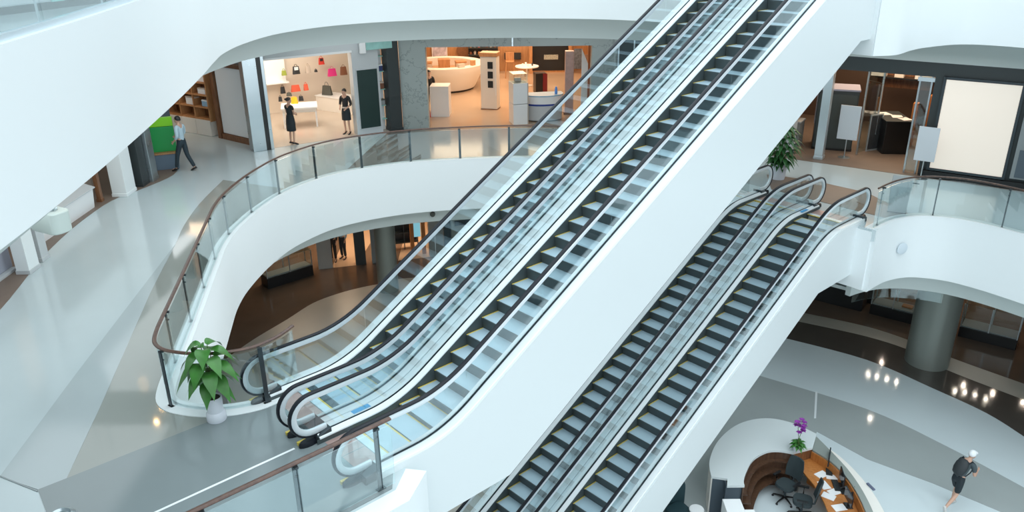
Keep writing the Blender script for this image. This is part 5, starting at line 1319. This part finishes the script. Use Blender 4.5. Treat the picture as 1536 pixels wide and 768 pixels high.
mb = MB(); mb.prism(rim_in + grim[::-1], 0.98, 1.03); mb.build('rim', mat('grey_green_rim',(0.26,0.29,0.27),0.3), rd, bevel=0.006)
mb = MB(); strip(mb, rim_in, -0.03, 0.0, 0.0, 0.98); mb.build('inner_wall', ORANGEWOOD, rd, smooth=35)
outr = loc_(catmull(k_([(7.80,17.30),(8.16,16.6),(8.36,15.8),(8.42,15.0),(8.34,14.1),(8.1,13.2),(7.7,12.3)]), 6))
mb = MB(); mb.prism(grim + outr[::-1], 0.86, 0.91); mb.build('outer_ledge', WARMWHITE, rd, bevel=0.01)
mb = MB(); strip(mb, outr, -0.05, 0.0, 0.0, 0.86); mb.build('outer_wall', WARMWHITE, rd, smooth=35)
ws_ = loc_(k_([(6.96,16.50),(7.50,16.72),(7.76,16.25),(7.90,15.7),(7.93,15.0),(7.83,14.2),(7.57,13.4),(6.95,13.6),(7.18,14.4),(7.24,15.1),(7.22,15.7),(7.12,16.2)]))
mb = MB(); mb.prism(ws_, 0.72, 0.76); mb.build('worktop', ORANGEWOOD, rd, bevel=0.006)
mb = MB(); strip(mb, [ws_[0], ws_[1]], 0.0, 0.03, 0.76, 1.04); mb.build('worktop_end', WALNUT, rd)
fl = in_c + k_([(7.15,16.2),(7.24,15.1),(6.9,13.6),(6,12),(5.3,14.4)]); inlay('trim_40', fl, G+0.012, FL_BLUE)
# white cube beside the desk end
pb_ = thing('pedestal', 'small white stepped pedestal before the slate end of the reception desk', 'pedestal', (5.05,14.72,G))
mb = MB(); mb.box((-0.02,0,0.52),(0.42,0.55,1.04)); mb.build('pedestal_body', PUREWHITE, pb_, bevel=0.012)
mb = MB(); mb.box((0.30,-0.18,0.45),(0.35,0.5,0.90)); mb.build('step_block', PUREWHITE, pb_, bevel=0.012)
# orchid
ob = (7.12, 16.70)
oc_ = thing('potted_orchid', 'purple orchid with green leaves on the reception desk top', 'plant', (ob[0],ob[1],1.10))
mb = MB(); mb.lathe([(0.001,0),(0.09,0),(0.11,0.16),(0.10,0.16),(0.09,0.13),(0.001,0.13)], 20); mb.build('pot', POT, oc_, smooth=40)
fo = MB()
for k in range(26):
    a = k*2.399; leaf(fo, (0.05*math.cos(a),0.05*math.sin(a),0.13+0.005*k), (math.cos(a),math.sin(a),0.30+0.02*k), 0.16+0.05*random.random(), 0.04, 0.6)
fo.build('foliage', LEAF, oc_, smooth=60)
sm_ = MB(); sm_.tube([(0,0,0.13),(0.02,0.02,0.42),(0.08,0.05,0.66),(0.16,0.06,0.76)], 0.008, 6); sm_.tube([(0,0,0.13),(0.0,0.05,0.40),(-0.03,0.08,0.62),(-0.02,0.10,0.80)], 0.008, 6); sm_.build('stems', STEM, oc_, smooth=60)
for k in range(12):
    a = k*2.4; c = Vector((0.03+0.15*math.cos(a)*(0.4+0.6*((k*7)%5)/4), 0.05+0.10*math.sin(a), 0.58+0.25*((k*5)%7)/6)); mb = MB()
    for j in range(5):
        b = 2*PI*j/5+a; leaf(mb, c, (math.cos(b),math.sin(b),0.35), 0.085, 0.038, 0.3)
    mb.build('flower', PURPLE, oc_, smooth=60)
# office chairs
def office_chair(label, loc, rz):
    r = thing('office_chair', label, 'chair', loc, rz, 'office chairs inside the reception desk')
    MESHB = CHAIRB
    mb = MB(); rs = [[(x*w_,y*w_,z) for x, y in [(0.24*math.copysign(abs(math.cos(2*PI*k/24))**0.6,math.cos(2*PI*k/24)),0.23*math.copysign(abs(math.sin(2*PI*k/24))**0.6,math.sin(2*PI*k/24))) for k in range(24)]] for w_, z in ((0.92,0.43),(1.0,0.45),(1.0,0.49),(0.94,0.515))]
    mb.rings(rs); mb.build('seat', MESHB, r, smooth=50)
    mb = MB(); rs = []
    for i in range(8):
        t = i/7; z = 0.58+0.55*t; hw = 0.21+0.035*math.sin(PI*t)-0.03*t; y0 = -0.22-0.10*t
        rs.append([(hw*u, y0-0.05*(1-u*u)-dy, z) for u, dy in ((-1,0),(-0.5,0),(0,0),(0.5,0),(1,0),(1,0.025),(0.5,0.03),(0,0.03),(-0.5,0.03),(-1,0.025))])
    mb.rings(rs); mb.build('backrest', MESHB, r, smooth=50)
    mb = MB(); mb.tube([(0,-0.15,0.44),(0,-0.27,0.46),(0,-0.31,0.70)], 0.022, 8); mb.build('back_bracket', DSTEEL, r, smooth=60)
    for sx in (-1,1):
        mb = MB(); mb.tube([(sx*0.24,0.0,0.45),(sx*0.29,0.0,0.50),(sx*0.29,0.0,0.66)], 0.016, 8); mb.box((sx*0.29,0.02,0.675),(0.06,0.26,0.03)); mb.build('armrest', BLACK, r, smooth=40)
    mb = MB(); mb.lathe([(0.028,0.10),(0.028,0.43)], 12); mb.build('gas_column', DSTEEL, r, smooth=40)
    for k in range(5):
        a = 2*PI*k/5+0.3; c, s = math.cos(a), math.sin(a)
        mb = MB(); mb.tube([(0,0,0.12),(0.16*c,0.16*s,0.10),(0.29*c,0.29*s,0.075)], [0.028,0.022,0.016], 8); lg = mb.build('leg', BLACK, r, smooth=60)
        mb = MB(); mb.ball((0.29*c,0.29*s,0.032), 0.031, 6); mb.build('caster', BLACK, lg, smooth=60)
    return r
CHAIRB = mat('dark_teal_mesh_fabric', (0.03,0.045,0.05), 0.75, bump=0.2)
ch = office_chair('black swivel chair near the brown curved shelves, farther of the two', (*(6.75, 16.16), G), 2.2)
dup(ch, (*(6.96, 15.57), G), 1.2, 'black swivel chair turned to the orange worktop, nearer of the two')
# things on the worktop
def wk_(px, py, z=0.762): 
    return None
SCREEN = mat('black_screen_glass', (0.015,0.02,0.025), 0.12)
def monitor(label, loc, rz):
    r = thing('monitor', label, 'monitor', loc, rz, 'monitors on the reception worktop')
    mb = MB(); mb.box((0,0,0.27),(0.46,0.03,0.28)); mb.build('screen', SCREEN, r, bevel=0.006)
    mb = MB(); mb.box((0,0.025,0.13),(0.05,0.03,0.22)); mb.build('stand', BLACK, r); mb = MB(); mb.box((0,0.02,0.01),(0.22,0.16,0.02)); mb.build('base', BLACK, r, bevel=0.005)
    return r
m1 = monitor('black monitor at the far end of the orange worktop', (*(7.87, 16.52), 0.762), -2.0)
dup(m1, (*(7.90, 15.75), 0.762), -1.75, 'black monitor halfway along the orange worktop')
dup(m1, (*(7.78, 15.03), 0.762), -1.6, 'black monitor nearest the bottom edge on the orange worktop')
for k, (px, a, w_, d_, lab) in enumerate((((7.59, 16.18),0.5,0.30,0.21,'white paper left of the far monitor'),((7.51, 15.78),0.2,0.21,0.30,'white paper sheet at the worktop edge'),((7.81, 16.08),-0.3,0.26,0.2,'white paper between the keyboards'),
        ((7.67, 15.53),0.4,0.3,0.21,'white paper near the middle monitor'),((7.47, 15.37),0.9,0.21,0.3,'white paper overhanging the worktop front'),((7.57, 14.97),0.2,0.3,0.22,'white paper nearest the bottom of the picture'))):
    mb = MB(); mb.box((0,0,0.005),(w_,d_,0.010)); tag(mb.build('paper', PUREWHITE, loc=(px[0],px[1],0.7605+0.0005*k), rz=a), lab, 'paper', 'papers on the reception worktop')
def keyboard(label, loc, rz):
    r = thing('keyboard', label, 'keyboard', loc, rz, 'keyboards on the reception worktop')
    mb = MB(); mb.box((0,0,0.010),(0.42,0.15,0.018)); mb.build('case', BLACK, r, bevel=0.004); mb = MB()
    for i in range(12):
        for j in range(4): mb.box((-0.185+0.0335*i,-0.05+0.033*j,0.022),(0.026,0.026,0.007))
    mb.build('keys', CHAR, r); return r
kb = keyboard('black keyboard before the far monitor', (*(7.83, 16.33), 0.772), -1.9)
dup(kb, (*(7.79, 15.75), 0.772), -1.7, 'black keyboard before the middle monitor')
tp = thing('desk_phone', 'black desk telephone beside the middle monitor', 'telephone', (*(7.90, 15.53), 0.762), -1.6)
mb = MB(); mb.rings([[(x,-0.09,0),(x,0.09,0),(x,0.09,0.07),(x,-0.09,0.025)] for x in (-0.1,0.1)]); mb.build('phone_base', BLACK, tp, bevel=0.005)
mb = MB(); mb.tube([(-0.07,-0.07,0.05),(-0.07,0.0,0.085),(-0.07,0.08,0.08)], [0.025,0.018,0.025], 8); mb.build('handset', BLACK, tp, smooth=60)
bg_ = bag('dark bag with brown trim on the reception worktop', (*(8.05, 15.38), 0.762), 1.3, BLK, w=0.4, h=0.25, d=0.2, group=None, flap=TAN)
# small wall mark on the white ledge: a lighter item, a pen tray
mb = MB(); mb.box((0,0,0.02),(0.06,0.26,0.04)); tag(mb.build('pen_tray', mat('slate_plastic',(0.12,0.14,0.22),0.4), loc=(*(8.50, 15.50), 0.912), rz=0.25, bevel=0.008), 'small slate pen tray on the outer white ledge of the reception desk', 'tray')
# dark lounge chair and white stool left of the desk
lx = (3.98, 15.37)
lc_ = thing('lounge_chair', 'dark high-backed lounge chair left of the reception desk', 'chair', (lx[0]-0.05,lx[1],G), 0.5)
DCH = mat('dark_teal_upholstery', (0.018,0.05,0.06), 0.6)
mb = MB(); rs = []
for i in range(10):
    t = i/9; hw = 0.30*(1-0.55*max(0,t-0.75)/0.25*0.6); rs.append([(hw*math.sin(a), 0.28-0.36*(1-math.cos(a))*0.5-dd, 0.20+0.95*t) for a, dd in [(-1.3,0),(-0.65,0),(0,0),(0.65,0),(1.3,0),(1.3,-0.06),(0.65,-0.07),(0,-0.08),(-0.65,-0.07),(-1.3,-0.06)]])
mb.rings(rs); mb.build('backrest', DCH, lc_, smooth=50)
mb = MB(); mb.box((0,0.02,0.36),(0.54,0.50,0.16)); mb.build('seat', DCH, lc_, bevel=0.05)
for sx in (-1,1):
    for sy in (-1,1):
        mb = MB(); mb.tube([(sx*0.24,sy*0.2+0.02,0),(sx*0.20,sy*0.17+0.02,0.30)], 0.018, 8); mb.build('leg', STEEL, lc_, smooth=60)
sx_ = (4.33, 15.28)
sto = thing('side_table', 'small round white side table next to the dark lounge chair', 'table', (sx_[0],sx_[1],G))
mb = MB(); mb.lathe([(0.001,0.47),(0.17,0.47),(0.18,0.49),(0.17,0.51),(0.001,0.51)], 24); mb.build('tabletop', PUREWHITE, sto, smooth=40)
mb = MB(); mb.lathe([(0.13,0),(0.13,0.02),(0.025,0.04),(0.025,0.47)], 16); mb.build('pedestal', LSTEEL, sto, smooth=40)
# steel bin by the nearest left corner, grey bin on the right landing
bx = (-5.47, 7.72)
bn = thing('litter_bin', 'round steel litter bin on the dark grey floor at the left', 'bin', (bx[0],bx[1],M))
mb = MB(); mb.lathe([(0.17,0.02),(0.17,0.70),(0.18,0.72),(0.12,0.77),(0.10,0.74),(0.001,0.72)], 28); mb.build('bin_body', STEEL, bn, smooth=40)
mb = MB(); mb.lathe([(0.16,0),(0.175,0),(0.175,0.05),(0.16,0.05)], 28); mb.build('base_ring', BLACK, bn)
gbx = (10.28, 19.53)
gb_ = thing('landing_bin', 'dark grey bin with slanted top behind the right-hand glass railing', 'bin', (gbx[0],gbx[1]+0.65,M), -0.5)
mb = MB(); mb.rings([[(sx*w_,sy*0.17,z+(0.10*sy if z > 0.5 else 0)) for sx, sy in ((-1,-1),(1,-1),(1,1),(-1,1))] for w_, z in ((0.22,0.03),(0.25,0.85))]); mb.build('bin_body', GREY, gb_, bevel=0.02)
mb = MB(); mb.box((0.30,0.1,0.80),(0.22,0.03,0.03)); mb.build('handle', DSTEEL, gb_, bevel=0.006)
mb = MB(); mb.box((0,0,0.02),(0.46,0.36,0.04)); mb.build('base', BLACK, gb_)

# pale kiosk behind the upper glass railing
uk = thing('kiosk', 'pale grey kiosk with a teal stripe behind the upper left glass railing', 'kiosk', (-6.95,11.75,U), 1.25)
mb = MB(); mb.box((0,0,0.95),(2.9,0.9,1.7)); mb.build('kiosk_body', LGREY, uk, bevel=0.02)
mb = MB(); mb.box((0.35,-0.46,0.95),(0.22,0.03,1.7)); mb.build('stripe', TEALGLASS, uk)
mb = MB(); mb.box((-1.0,-0.46,1.15),(0.7,0.02,0.7)); mb.build('notice', PUREWHITE, uk)
mb = MB(); mb.box((0,0,0.05),(2.8,0.85,0.10)); mb.build('plinth', CHAR, uk)

# small fittings on the fascias and bulkheads
def round_fitting(name, label, p, nrm, r, d, m, cat):
    mb = MB(); mb.lathe([(0.001,0),(r,0),(r,d*0.7),(r*0.9,d),(0.001,d)], 24); o = mb.build(name, m, loc=p, smooth=40)
    o.rotation_euler = Vector(nrm).to_track_quat('Z','Y').to_euler(); return tag(o, label, cat)
fp = (10.27, 19.52, 5.40)
round_fitting('cover_plate', 'pale round cover plate on the white fascia right of the lower escalators', fp, (0.3,-0.95,0), 0.16, 0.02, mat('pale_blue_plate',(0.66,0.74,0.80),0.5), 'plate')
fp = (-2.74, 26.33, 4.07)
round_fitting('dome_camera', 'small dark dome camera under the curved middle fascia', fp, (0,-1,0), 0.09, 0.10, DGR, 'camera')

# ================================================================ LAMPS, PARTLY ADDED
WARM = (1.0,0.72,0.48); NEUT = (0.93,0.98,1.0); SOFT = (1.0,0.86,0.72)
Zc = CEIL-0.06
area('lamp_walk', (-9.6,12.0,Zc), 3, 95, NEUT, sy=8); area('lamp_walk', (-9.6,21.0,Zc), 3, 90, NEUT, sy=7)
area('lamp_walk', (-4.0,28.2,Zc), 6, 24, NEUT, sy=1.6); area('lamp_walk', (2.6,28.6,Zc), 4, 18, NEUT, sy=1.6)
area('lamp_bag', (*along(LA,LB,0.35,2.8), Zc), 3.4, 190, SOFT, sy=3.4)  # shop ceiling lamps here and below are unseen, added for brightness
area('lamp_portal', (-0.3,35.0,Zc), 6, 420, WARM, sy=6); area('lamp_portal', (0,40.0,Zc), 8, 280, WARM, sy=2.6)
area('lamp_left', (-13.0,27.4,Zc), 2.2, 40, NEUT); area('lamp_shelf', (*along(SA,SB,0.6,-1.0), Zc), 1.6, 40, WARM); area('lamp_left', (-13.4,18.0,Zc), 2.5, 45, SOFT, sy=8)
area('lamp_right', (*R_(0.3,3.0), Zc), 4, 230, WARM, rot=(0,0,rR), sy=4); area('lamp_right', (*R_(0.4,-2.0), Zc), 7, 80, NEUT, rot=(0,0,rR), sy=1.6)
Zg = CG-0.06
area('lamp_ground', (-7.1,33.5,Zg), 2.5, 170, WARM); area('lamp_ground', (-3.8,34.0,Zg), 2.5, 160, WARM); area('lamp_ground', (-9.5,31.5,Zg), 2, 70, WARM)  # unseen lamps added to brighten the ground-floor shops
# unseen strip lights added along the upper escalators' flank to brighten the void
for s_ in (4.5, 8.5):
    p = esc_pt(EU0, s_, -1.78); dv = Vector((-math.cos(PHI), math.sin(PHI), -0.18))
    o = area('added_flood', (p[0],p[1],M+EUp.z(s_)-0.7), 3.5, 105, NEUT, sy=0.3); o.rotation_euler = dv.to_track_quat('-Z','Y').to_euler()
# unseen spots added under the right-hand landing edge to brighten the lower escalators
for k in range(6):
    o = area('added_spot', (15.7-0.1*k,6.2+1.1*k,M-1.95), 0.14, 24, NEUT); o.rotation_euler = Vector((-0.95,0.30,-0.10)).to_track_quat('-Z','Y').to_euler()
added_downlights = [H_(t,3.6) for t in (0.0,0.15,0.3,0.45,0.6,0.75,0.9,1.05)]  # extra row added to brighten the right-hand ground-floor shops
# rows of small downlights in the ceilings; their glints show in the polished floors
def downlights(pts, z, power, col):
    for x, y in pts:
        l = bpy.data.lights.new('downlight', 'AREA'); l.shape = 'DISK'; l.size = 0.09; l.energy = power; l.color = col
        o = bpy.data.objects.new('downlight', l); C.objects.link(o); o.location = (x,y,z)
downlights([(14.41,28.15),(14.7,28.0),(15.01,27.78),(15.3,27.53),(17.27,26.85),(17.6,26.75),(17.9,26.56),(18.15,26.26),(11.83,29.89),(12.25,29.71),(14.97,32.75),(15.25,32.55),(15.57,32.34),(16.58,31.07),(13.21,25.06)], Zg, 4, (1.0,0.88,0.72))
downlights(added_downlights, Zg, 6, (1.0,0.85,0.68))
downlights([(-9.52,17.83),(-8.61,16.74),(-8.49,16.11)], Zc, 3, (1.0,0.62,0.25))
